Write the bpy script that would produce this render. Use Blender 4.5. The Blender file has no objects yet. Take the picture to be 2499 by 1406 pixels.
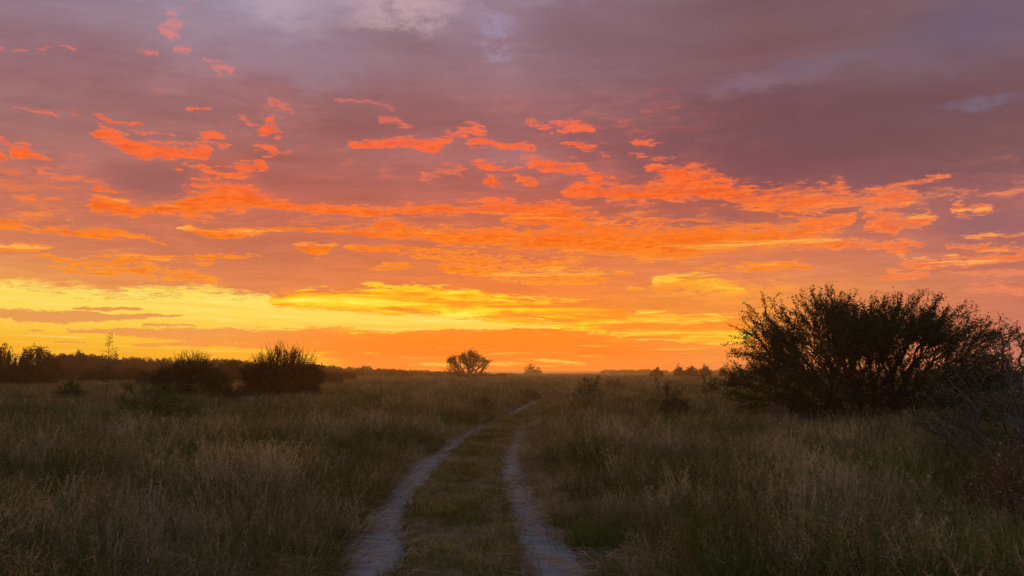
import bpy, bmesh, math, random
import numpy as np
from mathutils import Vector, Matrix

scene = bpy.context.scene
COL = scene.collection

# ------------------------------------------------------------------ camera
CAM_H = 1.75
FPX = 1819.0                       # focal length in photo pixels (photo 2499 wide)
PITCH = math.atan(203.0 / FPX)
cam_data = bpy.data.cameras.new('camera')
cam_data.sensor_fit = 'HORIZONTAL'
cam_data.sensor_width = 36.0
cam_data.lens = 36.0 * FPX / 2499.0
cam_data.clip_end = 60000.0
cam_data.clip_start = 0.05
cam = bpy.data.objects.new('camera', cam_data)
COL.objects.link(cam)
cam.location = (0, 0, CAM_H)
cam.rotation_euler = (math.pi / 2 + PITCH, 0, 0)
scene.camera = cam
CP, SP = math.cos(PITCH), math.sin(PITCH)

def ray(px, py):
    a = (px - 1249.5) / FPX
    b = (703.0 - py) / FPX
    return Vector((a, CP - b * SP, SP + b * CP))

def azel(px, py):
    d = ray(px, py).normalized()
    return math.atan2(d.x, d.y), math.asin(d.z)

def gp(px, py, z=0.0):
    """ground point seen at a pixel"""
    d = ray(px, py)
    t = (z - CAM_H) / d.z
    return Vector((d.x * t, d.y * t, z))

def at(px, py, Y):
    """point seen at a pixel at distance Y"""
    d = ray(px, py)
    t = Y / d.y
    return Vector((d.x * t, Y, CAM_H + d.z * t))

# ------------------------------------------------------------------ view
vs = scene.view_settings
scene.display_settings.display_device = 'sRGB'
vs.view_transform = 'Standard'
vs.look = 'None'
vs.exposure = 0.0
vs.gamma = 1.0
vs.use_curve_mapping = False

def lin(c):
    out = []
    for v in c[:3]:
        v = v / 255.0
        out.append(v / 12.92 if v <= 0.04045 else ((v + 0.055) / 1.055) ** 2.4)
    return (out[0], out[1], out[2], 1.0)

# ------------------------------------------------------------------ node helpers
class NG:
    def __init__(self, tree):
        self.t = tree
        self.n = tree.nodes
        self.l = tree.links
    def new(self, kind, **kw):
        nd = self.n.new(kind)
        for k, v in kw.items():
            setattr(nd, k, v)
        return nd
    def put(self, sock, v):
        if hasattr(v, 'is_output'):
            self.l.new(v, sock)
        elif v is not None:
            sock.default_value = v
    def math(self, op, a, b=None, c=None, clamp=False):
        nd = self.new('ShaderNodeMath', operation=op, use_clamp=clamp)
        self.put(nd.inputs[0], a)
        if b is not None: self.put(nd.inputs[1], b)
        if c is not None: self.put(nd.inputs[2], c)
        return nd.outputs[0]
    def add(self, a, b): return self.math('ADD', a, b)
    def sub(self, a, b): return self.math('SUBTRACT', a, b)
    def mul(self, a, b): return self.math('MULTIPLY', a, b)
    def div(self, a, b): return self.math('DIVIDE', a, b)
    def maxi(self, a, b): return self.math('MAXIMUM', a, b)
    def mini(self, a, b): return self.math('MINIMUM', a, b)
    def smooth(self, v, a, b, lo=0.0, hi=1.0, kind='SMOOTHSTEP'):
        nd = self.new('ShaderNodeMapRange', interpolation_type=kind, clamp=True)
        self.put(nd.inputs[0], v); self.put(nd.inputs[1], a); self.put(nd.inputs[2], b)
        self.put(nd.inputs[3], lo); self.put(nd.inputs[4], hi)
        return nd.outputs[0]
    def mix(self, f, a, b, blend='MIX'):
        nd = self.new('ShaderNodeMix', data_type='RGBA', blend_type=blend)
        nd.clamp_factor = True
        self.put(nd.inputs[0], f); self.put(nd.inputs[6], a); self.put(nd.inputs[7], b)
        return nd.outputs[2]
    def xyz(self, x, y, z):
        nd = self.new('ShaderNodeCombineXYZ')
        self.put(nd.inputs[0], x); self.put(nd.inputs[1], y); self.put(nd.inputs[2], z)
        return nd.outputs[0]
    def sep(self, v):
        nd = self.new('ShaderNodeSeparateXYZ')
        self.put(nd.inputs[0], v)
        return nd.outputs
    def noise(self, vec, scale, detail=4.0, rough=0.55, dist=0.0, lac=2.0):
        nd = self.new('ShaderNodeTexNoise', noise_dimensions='3D')
        self.put(nd.inputs['Vector'], vec)
        nd.inputs['Scale'].default_value = scale
        nd.inputs['Detail'].default_value = detail
        nd.inputs['Roughness'].default_value = rough
        nd.inputs['Lacunarity'].default_value = lac
        nd.inputs['Distortion'].default_value = dist
        return nd.outputs[0]
    def ramp(self, f, stops, interp='LINEAR'):
        nd = self.new('ShaderNodeValToRGB')
        cr = nd.color_ramp
        cr.interpolation = interp
        stops = sorted(stops, key=lambda s: s[0])
        while len(cr.elements) > 1:
            cr.elements.remove(cr.elements[-1])
        cr.elements[0].position = stops[0][0]; cr.elements[0].color = stops[0][1]
        for p, c in stops[1:]:
            e = cr.elements.new(min(1, max(0, p))); e.color = c
        self.put(nd.inputs[0], f)
        return nd.outputs[0]
    def curve(self, f, pts, handle='AUTO_CLAMPED'):
        nd = self.new('ShaderNodeFloatCurve')
        mp = nd.mapping
        cv = mp.curves[0]
        pts = sorted(pts)
        clean = []
        for x, y in pts:
            if clean and x - clean[-1][0] < 1e-4: x = clean[-1][0] + 1e-4
            clean.append((x, y))
        cv.points[0].location = clean[0]
        cv.points[1].location = clean[-1]
        for x, y in clean[1:-1]:
            cv.points.new(x, y)
        for p in cv.points: p.handle_type = handle
        mp.update()
        self.put(nd.inputs['Value'], f)
        return nd.outputs[0]

# ------------------------------------------------------------------ sky (world)
world = bpy.data.worlds.new('World')
scene.world = world
world.use_nodes = True
W = NG(world.node_tree)
W.n.clear()
tc = W.new('ShaderNodeTexCoord')
DX, DY, DZ = W.sep(tc.outputs['Generated'])
AZ = W.math('ARCTAN2', DX, DY)
EL = W.math('ARCSINE', W.math('MINIMUM', W.math('MAXIMUM', DZ, -1.0), 1.0))
AZR, ELR = 0.68, 0.60
S = W.math('MULTIPLY_ADD', AZ, 0.5 / AZR, 0.5, clamp=True)   # 0..1 across the view
T = W.math('MULTIPLY', EL, 1.0 / ELR, clamp=True)
def s_of(px, py): return azel(px, py)[0] * 0.5 / AZR + 0.5
def t_of(px, py): return max(0.0, azel(px, py)[1] / ELR)

# cloud-sheet coordinates: the direction projected on a high flat layer
zk = W.add(W.maxi(DZ, 0.0), 0.12)
PXc = W.div(DX, zk)
PYc = W.div(DY, zk)
P = W.xyz(PXc, PYc, 0.0)
amp = W.mul(zk, zk)

n_edge = W.sub(W.noise(P, 7.0, 6.0, 0.72), 0.5)
n_wisp = W.noise(W.xyz(W.mul(PXc, 0.62), PYc, 3.0), 5.0, 4.0, 0.62, 1.2)
n_soft = W.noise(W.xyz(PXc, PYc, 7.0), 1.3, 5.0, 0.55, 0.4)
n_mid = W.noise(W.xyz(W.math('MULTIPLY_ADD', PYc, 0.25, W.mul(PXc, 0.42)), PYc, 11.0), 3.4, 4.0, 0.58, 0.5)
n_rag = W.noise(W.xyz(W.mul(PXc, 0.8), PYc, 21.0), 24.0, 3.0, 0.6, 0.5)
SW = W.math('MULTIPLY_ADD', W.sub(n_wisp, 0.5), 0.030, W.math('MULTIPLY_ADD', W.sub(n_rag, 0.5), 0.012, S))   # ragged sideways too
# streaks: much longer than tall
n_str = W.noise(W.xyz(W.mul(AZ, 5.0), W.mul(EL, 95.0), 2.0), 1.0, 5.0, 0.62, 0.6)
n_str2 = W.noise(W.xyz(W.mul(AZ, 9.0), W.mul(EL, 190.0), 5.0), 1.0, 4.0, 0.6, 0.4)

TD = W.math('MULTIPLY_ADD', W.mul(n_edge, W.sub(zk, 0.06)), 0.10, EL)     # elevation with ragged edges
TD = W.mul(TD, 1.0 / ELR)

# base colours: five columns of the sky, blended by azimuth
GRID = {
 0:    [(-700,(120,128,172)),(-150,(133,132,159)),(0,(141,130,147)),(100,(144,121,134)),(200,(146,116,122)),(300,(155,118,118)),(400,(172,111,104)),(500,(192,116,97)),(600,(208,124,92)),(660,(238,158,92)),(700,(240,150,80)),(905,(255,190,50))],
 625:  [(-700,(125,128,172)),(-150,(150,146,169)),(0,(155,147,165)),(100,(142,126,139)),(200,(142,107,111)),(300,(145,106,106)),(400,(166,106,100)),(500,(180,103,92)),(600,(194,110,88)),(700,(220,126,82)),(780,(240,145,70)),(850,(250,155,55)),(905,(255,165,30))],
 1250: [(-700,(118,118,160)),(-150,(142,130,155)),(0,(141,126,142)),(100,(135,112,123)),(200,(135,104,112)),(300,(142,101,105)),(400,(168,106,106)),(500,(176,98,88)),(600,(204,106,76)),(700,(240,122,58)),(760,(255,134,28)),(830,(255,122,6)),(905,(255,108,0))],
 1875: [(-700,(98,96,138)),(-150,(88,76,88)),(0,(92,75,83)),(100,(97,78,84)),(200,(104,88,97)),(300,(98,74,79)),(400,(112,76,80)),(470,(140,85,88)),(540,(165,98,90)),(600,(214,118,85)),(660,(224,130,90)),(720,(236,144,72)),(790,(248,152,60)),(850,(246,150,66)),(905,(240,142,80))],
 2499: [(-700,(90,98,140)),(-150,(86,93,115)),(0,(89,93,112)),(100,(92,96,116)),(200,(93,82,96)),(300,(97,79,88)),(400,(110,83,94)),(470,(150,96,102)),(560,(150,100,105)),(620,(180,110,95)),(680,(196,116,96)),(760,(198,118,98)),(830,(206,122,100)),(905,(216,132,108))],
}
cols = sorted(GRID)
elw = W.math('MULTIPLY_ADD', W.mul(W.sub(n_soft, 0.5), amp), 0.28, EL)
# ramps over elevation -0 .. 0.85 rad
RR = 0.85
tr = W.math('MULTIPLY', elw, 1.0 / RR, clamp=True)
base = None
for i, cx in enumerate(cols):
    stops = []
    for py, c in GRID[cx]:
        e = azel(cx, py)[1] if py > -500 else RR
        stops.append((min(1.0, max(0.0, e / RR)), lin(c)))
    rc = W.ramp(tr, stops, 'EASE' if False else 'LINEAR')
    if base is None:
        base = rc
    else:
        f = W.smooth(S, s_of(cols[i - 1], 450), s_of(cx, 450), 0, 1, 'LINEAR')
        base = W.mix(f, base, rc)

# soft grey-mauve texture in the overcast
soft = W.smooth(n_soft, 0.32, 0.68)
upper = W.smooth(EL, azel(1250, 620)[1], azel(1250, 330)[1])
tex_lo = W.mix(1.0, base, (0.72, 0.71, 0.74, 1), 'MULTIPLY')
tex_hi = W.mix(1.0, base, (1.08, 1.16, 1.19, 1), 'MULTIPLY')
texd = W.mix(W.mul(W.add(soft, W.smooth(n_mid, 0.33, 0.67)), 0.5), tex_lo, tex_hi)
base = W.mix(W.mul(upper, 0.9), base, texd)
fine = W.smooth(n_wisp, 0.30, 0.70)
base = W.mix(0.55, base, W.mix(fine, W.mix(1.0, base, (0.86, 0.83, 0.85, 1), 'MULTIPLY'), W.mix(1.0, base, (1.14, 1.14, 1.12, 1), 'MULTIPLY')))
streak_m = W.smooth(n_str, 0.35, 0.65)
base = W.mix(0.22, base, W.mix(streak_m, W.mix(1.0, base, (0.80, 0.80, 0.86, 1), 'MULTIPLY'), W.mix(1.0, base, (1.16, 1.14, 1.05, 1), 'MULTIPLY')))

def pack(clouds):
    """place clouds that do not overlap sideways in one row of curves"""
    rows = []
    for c in sorted(clouds, key=lambda c: c[0][0]):
        x0 = c[0][0]
        for r in rows:
            if x0 - r[-1][-1][0] > 95:
                r.append(c); break
        else:
            rows.append([c])
    return rows

def row_curves(row):
    cp, hp = [], []
    for c in row:
        pts = [(s_of(x, 0.5 * (a + b)), 0.5 * (t_of(x, a) + t_of(x, b)), max(0.0, 0.5 * (t_of(x, a) - t_of(x, b)))) for x, a, b in c]
        e = 0.004
        if c[0][0] > 2:
            hp += [(pts[0][0] - 3 * e, 0.0), (pts[0][0] - e, 0.0)]
        if c[-1][0] < 2497:
            hp += [(pts[-1][0] + e, 0.0), (pts[-1][0] + 3 * e, 0.0)]
        cp += [(pts[0][0] - 3 * e, pts[0][1]), (pts[-1][0] + 3 * e, pts[-1][1])]
        for s, t, h in pts:
            cp.append((s, t)); hp.append((s, h))
    hp = [(x, y * 8.0 * 0.98 + 0.02 if y > 0 else 0.0) for x, y in hp]
    return cp, hp

def cloud_mask(clouds, soft_up=0.75, soft_dn=0.35, grow=1.0, edge=None):
    """flat masks: crisp cloud shapes; (edge given) domed density profiles, 1 in the core, 0 well outside"""
    total = None
    for row in pack(clouds):
        cp, hp = row_curves(row)
        c = W.curve(SW, cp)
        h = W.curve(SW, hp)
        h = W.math('MULTIPLY', W.sub(h, 0.02), grow / 8.0)       # half thickness
        q = W.div(W.sub(TD, c), W.maxi(h, 0.0004))
        if edge is None:
            up = W.smooth(q, 1.0 + soft_up * 0.6, 1.0 - soft_up)
            dn = W.smooth(q, -1.0 - soft_dn * 0.5, -1.0 + soft_dn)
            m = W.mul(W.mini(up, dn), W.smooth(h, 0.0, 0.0016))
        else:
            up = W.smooth(q, 1.0 + soft_up, 0.1, 0, 1, 'LINEAR')
            dn = W.smooth(q, -1.0 - soft_dn, -0.5, 0, 1, 'LINEAR')
            m = W.mul(W.mini(up, dn), W.smooth(h, 0.0, 0.0018))
        total = m if total is None else W.maxi(total, m)
    return total
STRONG = [
 # long band across the left and middle
 [(225,485,515),(290,488,520),(340,508,521),(400,503,522),(460,470,520),(530,450,520),(590,443,507),(640,478,505),(700,490,513),(760,498,516),(840,507,524),(1000,506,524),(1150,502,523),(1230,498,519),(1290,500,528),(1360,502,540),(1410,510,536),(1450,515,524)],
 [(1215,520,540),(1270,515,550),(1330,512,550),(1380,515,565),(1440,530,575),(1520,545,585)],
 [(445,553,562),(500,565,576),(540,564,581),(600,560,577),(650,553,568),(720,556,565),(800,557,565),(900,555,578),(960,552,585),(1030,560,581),(1100,562,598),(1200,563,598),(1300,565,603),(1380,555,613),(1450,550,616),(1550,556,626),(1650,558,630),(1720,560,618),(1800,568,606),(1880,562,602),(1960,578,602),(2050,588,605),(2150,590,605),(2230,588,604),(2260,597,602)],
 [(1940,560,585),(1990,530,577),(2050,516,560),(2090,520,540)],
 [(850,602,609),(1000,603,614),(1100,609,620),(1165,614,619)],
 [(980,617,625),(1100,624,640),(1250,633,656),(1400,647,668),(1490,661,668),(1550,664,667)],
 [(1080,646,664),(1200,656,680),(1300,660,690),(1420,666,692),(1485,682,688)],
 [(910,648,656),(965,641,658),(1015,652,656)],
 [(1350,628,633),(1420,626,636)],
 [(100,622,628),(160,634,642),(220,638,660),(270,626,658),(330,624,642),(400,627,635),(480,627,635),(560,621,631),(630,617,626)],
 [(475,632,638),(500,632,649),(520,630,640)],
 [(120,645,652),(190,660,668),(240,665,671),(280,655,669),(340,651,669),(400,658,681),(440,660,682),(490,668,686),(540,682,690)],
 [(725,592,600),(760,600,622),(790,600,620),(820,596,608)],
 [(0,600,610),(60,600,611),(130,602,607)],
 # upper left scraps
 [(230,312,330),(300,334,356),(350,348,379),(420,358,382),(480,357,386),(515,362,384)],
 [(470,346,355),(520,332,358),(560,345,350)],
 [(605,365,372),(640,360,386),(668,355,386)],
 [(640,318,330),(662,308,336),(688,316,322)],
 [(430,407,415),(480,401,419),(530,409,427),(590,404,421),(655,402,412)],
 [(28,360,378),(55,352,386),(90,375,391),(112,385,402)],
 [(0,335,349),(28,341,352)], [(0,374,396),(25,386,392)],
 [(230,458,465),(280,465,478)], [(240,280,290),(290,296,304),(360,298,304)],
 [(450,255,264),(510,262,272)], [(0,535,546),(100,536,541),(180,533,538)],
 [(0,548,560),(120,559,568),(250,566,580),(345,575,581),(395,591,600)],
 # middle scraps
 [(850,352,362),(900,345,362),(970,338,355),(1000,332,356),(1050,345,370),(1075,338,370),(1092,320,346),(1130,313,340),(1160,313,350),(1220,347,366),(1260,349,371),(1310,358,368)],
 [(1150,398,410),(1200,405,425),(1250,404,419),(1275,400,410)],
 [(1290,391,406),(1340,397,425),(1420,404,428),(1460,428,441),(1500,430,440)],
 [(1375,345,350),(1440,360,375),(1520,371,386),(1600,377,389),(1640,384,388)],
 [(1275,292,300),(1320,298,316),(1390,301,319),(1450,314,324)],
 [(1540,344,350),(1575,341,357),(1615,347,352)],
 [(1185,434,448),(1215,440,457)], [(1260,424,440),(1312,440,456)],
 # right-hand band
 [(1375,463,480),(1430,452,478),(1500,457,484),(1570,460,488),(1640,438,484),(1690,420,484),(1750,434,490),(1800,453,502),(1870,462,514),(1940,470,521),(2000,460,516),(2050,453,513),(2100,478,513),(2150,469,506),(2200,459,498),(2235,470,490)],
 [(1570,400,412),(1620,401,426),(1680,412,432)],
 [(2110,528,546),(2150,514,561),(2200,530,561),(2225,530,545)],
 [(2215,535,550),(2250,520,556),(2282,522,545)],
 [(2330,488,520),(2360,503,531),(2425,508,520)],
 [(2200,445,452),(2260,434,448),(2322,423,431)],
 [(2310,600,606),(2400,600,614),(2499,599,616)],
 [(2190,642,648),(2300,634,653),(2400,627,646),(2499,617,633)],
 [(2360,575,580),(2400,572,582),(2499,568,580)],
 [(2150,668,678),(2200,664,683),(2275,670,676)],
 [(2170,610,620),(2212,607,627)],
 [(1670,650,655),(1800,650,663),(1900,643,660),(2000,650,655)],
 [(1530,704,709),(1600,701,712),(1665,700,704)],
]
FAINT = [
 [(2230,475,500),(2300,462,482),(2380,466,479),(2450,464,480),(2499,448,472)],
 [(0,106,122),(60,106,125),(110,112,119),(190,122,127)],
 [(340,123,130),(385,125,135)], [(440,111,127),(470,110,126)],
 [(500,149,154),(545,163,172),(580,173,177)],
 [(395,48,58),(420,20,70),(445,50,64)], [(412,66,86),(445,82,90)], [(440,8,18),(470,2,22)],
 [(660,245,252),(700,260,276),(722,272,279)], [(800,235,240),(870,238,247),(965,262,271)],
 [(30,255,262),(140,279,285),(180,280,291),(205,284,291)],
 [(590,272,290),(608,295,303),(640,302,308)], [(680,370,381),(712,368,379)],
 [(240,306,320),(315,325,336)], [(320,318,326),(400,324,332),(440,332,337)],
 [(920,292,300),(960,290,304),(1000,305,316)],
 [(20,473,480),(80,472,481),(145,480,486)], [(20,505,516),(70,508,520),(130,515,522)],
 [(2290,659,666),(2400,659,668),(2499,661,671)], [(2350,695,702),(2420,687,716),(2499,691,722)],
 [(1700,520,556),(1800,530,560),(1900,538,570),(2000,505,560)],
 [(1500,505,520),(1560,500,530),(1600,492,525)], [(1030,415,440),(1130,405,425)],
 [(1280,360,400),(1300,355,395)],
 [(100,415,424),(200,425,440),(270,448,460)], [(1590,690,720),(1800,690,740),(1950,690,720)],
]
YELLOWC = [
 [(1030,886,890),(1090,884,892),(1180,884,892),(1295,886,890)],
 [(1300,876,880),(1360,878,884),(1430,884,888)],
 [(1598,680,702),(1640,676,700),(1700,665,712),(1760,680,716),(1815,702,718)],
 [(1520,768,774),(1600,760,785),(1700,770,790),(1790,768,780)],
]
BAND = [   # the gilded cloud sheet over the afterglow
 [(665,728,742),(720,712,750),(780,706,756),(840,706,760),(950,690,768),(1050,698,772),(1200,714,784),(1300,728,792),(1400,734,806),(1500,748,818),(1600,772,830),(1700,784,838),(1830,788,842)],
]
GLOW = [   # clear bright strip
 [(0,658,905),(60,664,905),(120,674,905),(210,681,905),(270,691,905),(320,682,905),(370,679,905),(430,684,905),(500,682,905),(560,691,905),(650,700,905),(700,707,905),(760,702,905),(830,706,905),(900,740,850),(1000,758,812),(1100,762,808),(1200,764,808),(1300,772,806),(1380,785,803),(1450,795,802)],
]
WEDGE = [  # orange cloud bank lying along the horizon
 [(150,805,809),(260,801,816),(380,799,826),(500,798,834),(620,800,838),(740,795,850),(820,796,885),(900,803,905),(1000,808,905),(1150,810,905),(1300,803,905),(1400,808,905),(1600,840,905),(1800,850,905)],
 [(310,841,844),(450,833,846),(600,832,850),(760,832,868)],
 [(0,753,778),(60,753,786),(120,755,788),(200,757,788),(270,764,784),(345,768,778),(440,768,772)],
 [(180,750,757),(260,749,757),(345,752,757)],
 [(350,790,796),(420,790,796),(480,792,795)],
 [(60,805,809),(105,806,809)], [(120,834,837),(200,832,838)],
 [(670,716,745),(700,704,748),(740,712,745),(800,735,748),(840,742,756)],
]
edge_tex = W.smooth(n_wisp, 0.25, 0.6)
n_rope = W.noise(W.xyz(W.math('MULTIPLY_ADD', n_edge, 0.5, W.mul(AZ, 15.0)), W.math('MULTIPLY_ADD', n_edge, 0.45, W.mul(EL, 85.0)), 9.0), 1.0, 4.0, 0.66, 0.6)
n_fil = W.noise(W.xyz(W.math('MULTIPLY_ADD', n_edge, 0.6, W.mul(AZ, 42.0)), W.math('MULTIPLY_ADD', n_edge, 0.8, W.mul(EL, 165.0)), 4.0), 1.0, 3.0, 0.65, 1.2)
nn = W.add(W.add(W.mul(n_wisp, 0.30), W.mul(n_rope, 0.24)), W.add(W.mul(n_fil, 0.20), W.mul(n_rag, 0.26)))
dens = W.mul(W.sub(nn, 0.49), 10.5)
def wisped(m, gain=1.0):
    return W.mul(W.math('MULTIPLY_ADD', dens, gain, W.sub(m, 0.34 * gain)), W.smooth(m, 0.0, 0.40))
# clear strip first, then the bank in front of it
m_glow = W.smooth(wisped(cloud_mask(GLOW, 0.22, 0.06, 1.0, 1), 0.22), 0.12, 0.50)
glow_col = W.ramp(T, [(t_of(600, 905), lin((255,172,22))), (t_of(600, 860), lin((255,186,32))), (t_of(600, 815), lin((255,204,60))), (t_of(600, 770), lin((255,226,92))), (t_of(600, 725), lin((255,234,106))), (t_of(600, 690), lin((255,222,80)))])
glow_col = W.mix(W.mul(W.smooth(n_str, 0.50, 0.70), 0.55), glow_col, W.mix(1.0, glow_col, (1.0, 0.80, 0.55, 1), 'MULTIPLY'))
glow_col = W.mix(W.mul(W.smooth(n_str2, 0.52, 0.68), 0.6), glow_col, lin((255,243,140)))
flecks = W.mul(W.smooth(nn, 0.53, 0.66), W.mul(W.smooth(S, s_of(330, 700), s_of(560, 700)), W.smooth(EL, azel(600, 738)[1], azel(600, 700)[1])))
glow_col = W.mix(W.mul(flecks, 0.9), glow_col, lin((250,150,45)))
sky = W.mix(m_glow, base, glow_col)
m_wedge = W.smooth(wisped(cloud_mask(WEDGE, 0.45, 0.40, 1.0, 1), 0.30), 0.15, 0.55)
wedge_l = W.ramp(T, [(t_of(600, 870), lin((255,165,45))), (t_of(600, 840), lin((246,158,70))), (t_of(600, 815), lin((240,156,82))), (t_of(300, 770), lin((230,158,88))), (t_of(600, 720), lin((240,130,70)))])
wedge_r = W.ramp(T, [(t_of(1250, 900), lin((255,106,0))), (t_of(1250, 860), lin((255,114,0))), (t_of(1250, 820), lin((255,130,14))), (t_of(1250, 800), lin((255,150,40)))])
wedge_c = W.mix(W.smooth(S, s_of(420, 830), s_of(1000, 830)), wedge_l, wedge_r)
wedge_c = W.mix(W.smooth(S, s_of(1400, 830), s_of(1800, 830)), wedge_c, base)
wedge_c = W.mix(W.mul(W.smooth(n_str, 0.45, 0.70), 0.5), wedge_c, W.mix(1.0, wedge_c, (0.96, 0.84, 0.80, 1), 'MULTIPLY'))
sky = W.mix(m_wedge, sky, wedge_c)
# thin bright streaks low over the horizon
zs = W.mul(W.smooth(EL, azel(1250, 905)[1], azel(1250, 893)[1]), W.smooth(EL, azel(1250, 770)[1], azel(1250, 850)[1]))
zs = W.mul(zs, W.mul(W.smooth(S, s_of(300, 850), s_of(900, 850)), W.smooth(S, s_of(1950, 850), s_of(1650, 850), )))
st = W.mul(W.smooth(n_str2, 0.57, 0.66), zs)
sky = W.mix(W.mul(st, 0.75), sky, lin((255,190,48)))
# gilded sheet
m_band = W.smooth(wisped(cloud_mask(BAND, 0.5, 0.3, 1.0, 1), 0.5), 0.0, 0.5)
nb = W.add(W.mul(n_str, 0.58), W.add(W.mul(n_wisp, 0.22), W.mul(n_rope, 0.20)))
band_c = W.ramp(nb, [(0.34, lin((240,118,36))), (0.43, lin((255,142,20))), (0.485, lin((255,182,22))), (0.54, lin((255,220,40))), (0.62, lin((255,250,96)))])
band_o = W.ramp(nb, [(0.38, lin((250,136,52))), (0.48, lin((255,146,26))), (0.55, lin((255,200,48))), (0.64, lin((255,230,90)))])
band_c = W.mix(W.smooth(S, s_of(1350, 760), s_of(1600, 800)), band_c, band_o)
sky = W.mix(W.mul(m_band, W.smooth(n_str, 0.30, 0.42)), sky, band_c)
m_y0 = cloud_mask(YELLOWC, 0.9, 0.8, 1.0, 1)
m_y = W.smooth(W.mul(W.math('MULTIPLY_ADD', W.sub(n_wisp, 0.5), 2.6, m_y0), W.smooth(m_y0, 0.02, 0.3)), 0.2, 1.0)
sky = W.mix(m_y, sky, W.mix(W.smooth(n_wisp, 0.42, 0.62), lin((255,165,30)), lin((255,215,70))))
# sunlit scraps of cloud
lit = W.ramp(T, [(t_of(1250, 760), lin((255,172,42))), (t_of(1250, 690), lin((255,138,22))), (t_of(1250, 590), lin((255,116,4))), (t_of(1250, 500), lin((255,108,14))), (t_of(1250, 350), lin((255,102,30))), (t_of(1250, 200), lin((248,114,84))), (t_of(1250, 60), lin((226,122,122)))])
rim = W.ramp(T, [(t_of(1250, 690), lin((255,158,58))), (t_of(1250, 590), lin((255,136,50))), (t_of(1250, 480), lin((250,118,72))), (t_of(1250, 300), lin((240,112,90))), (t_of(1250, 60), lin((222,140,140)))])
lit = W.mix(W.smooth(S, s_of(1750, 600), s_of(2300, 600), 0, 0.92), lit, lin((252,122,58)))
rim = W.mix(W.smooth(S, s_of(1800, 600), s_of(2300, 600), 0, 0.92), rim, lin((244,136,92)))
scz = W.mul(W.smooth(EL, azel(1250, 690)[1], azel(1250, 560)[1]), W.smooth(EL, azel(1250, 200)[1], azel(1250, 330)[1]))
scz = W.mul(scz, W.smooth(S, s_of(2000, 500), s_of(1300, 420), 0.15, 1.0))
scn = W.add(nn, W.mul(W.sub(n_soft, 0.5), 0.55))
scat = W.mul(W.smooth(scn, 0.50, 0.66), scz)
sky = W.mix(W.mul(scat, 0.36), sky, rim)
scat2 = W.mul(W.smooth(scn, 0.60, 0.69), scz)
sky = W.mix(W.mul(scat2, 0.80), sky, lit)
m_f = wisped(cloud_mask(FAINT, 1.6, 1.2, 1.0, 1))
sky = W.mix(W.mul(W.smooth(m_f, 0.0, 1.3), 0.72), sky, rim)
LONG = STRONG[:1] + STRONG[2:3] + [c for c in STRONG if c[0][0] == 1375 and c[0][1] == 463]
m_halo = cloud_mask(LONG, 2.6, 1.2, 1.0, 1)
sky = W.mix(W.mul(m_halo, 0.26), sky, rim)
m_s0 = cloud_mask(STRONG, 1.5, 0.7, 1.0, 1)
m_s = W.maxi(wisped(m_s0), W.mul(wisped(cloud_mask(LONG, 0.9, 0.5, 1.0, 1), 0.55), 1.05))
m_core = W.smooth(m_s, 0.05, 1.0)
sky = W.mix(W.mul(W.smooth(m_s, -0.2, 0.6), 0.80), sky, rim)
dark_l = W.mix(1.0, lit, (0.84, 0.58, 0.85, 1), 'MULTIPLY')
lit2 = W.smooth(W.add(W.mul(n_rope, 0.30), W.add(W.mul(n_fil, 0.30), W.mul(n_rag, 0.40))), 0.42, 0.57)
lit2 = W.mix(lit2, W.mix(0.9, lit, dark_l), W.mix(0.40, lit, rim))
lowf = W.smooth(EL, azel(1250, 470)[1], azel(1250, 600)[1])
lit2 = W.mix(W.mul(W.smooth(n_str, 0.54, 0.66), lowf), lit2, W.mix(0.65, lit, lin((255,200,95))))
lit2 = W.mix(W.mul(W.smooth(n_fil, 0.56, 0.70), 0.45), lit2, rim)
hi_ = W.smooth(EL, azel(1250, 420)[1], azel(1250, 250)[1])
torn = W.mix(hi_, (1, 1, 1, 1), W.smooth(W.add(W.mul(n_rag, 0.5), W.mul(n_fil, 0.5)), 0.36, 0.60, 0.45, 1.0))
sky = W.mix(W.mul(W.mul(m_core, 0.95), torn), sky, lit2)

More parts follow.
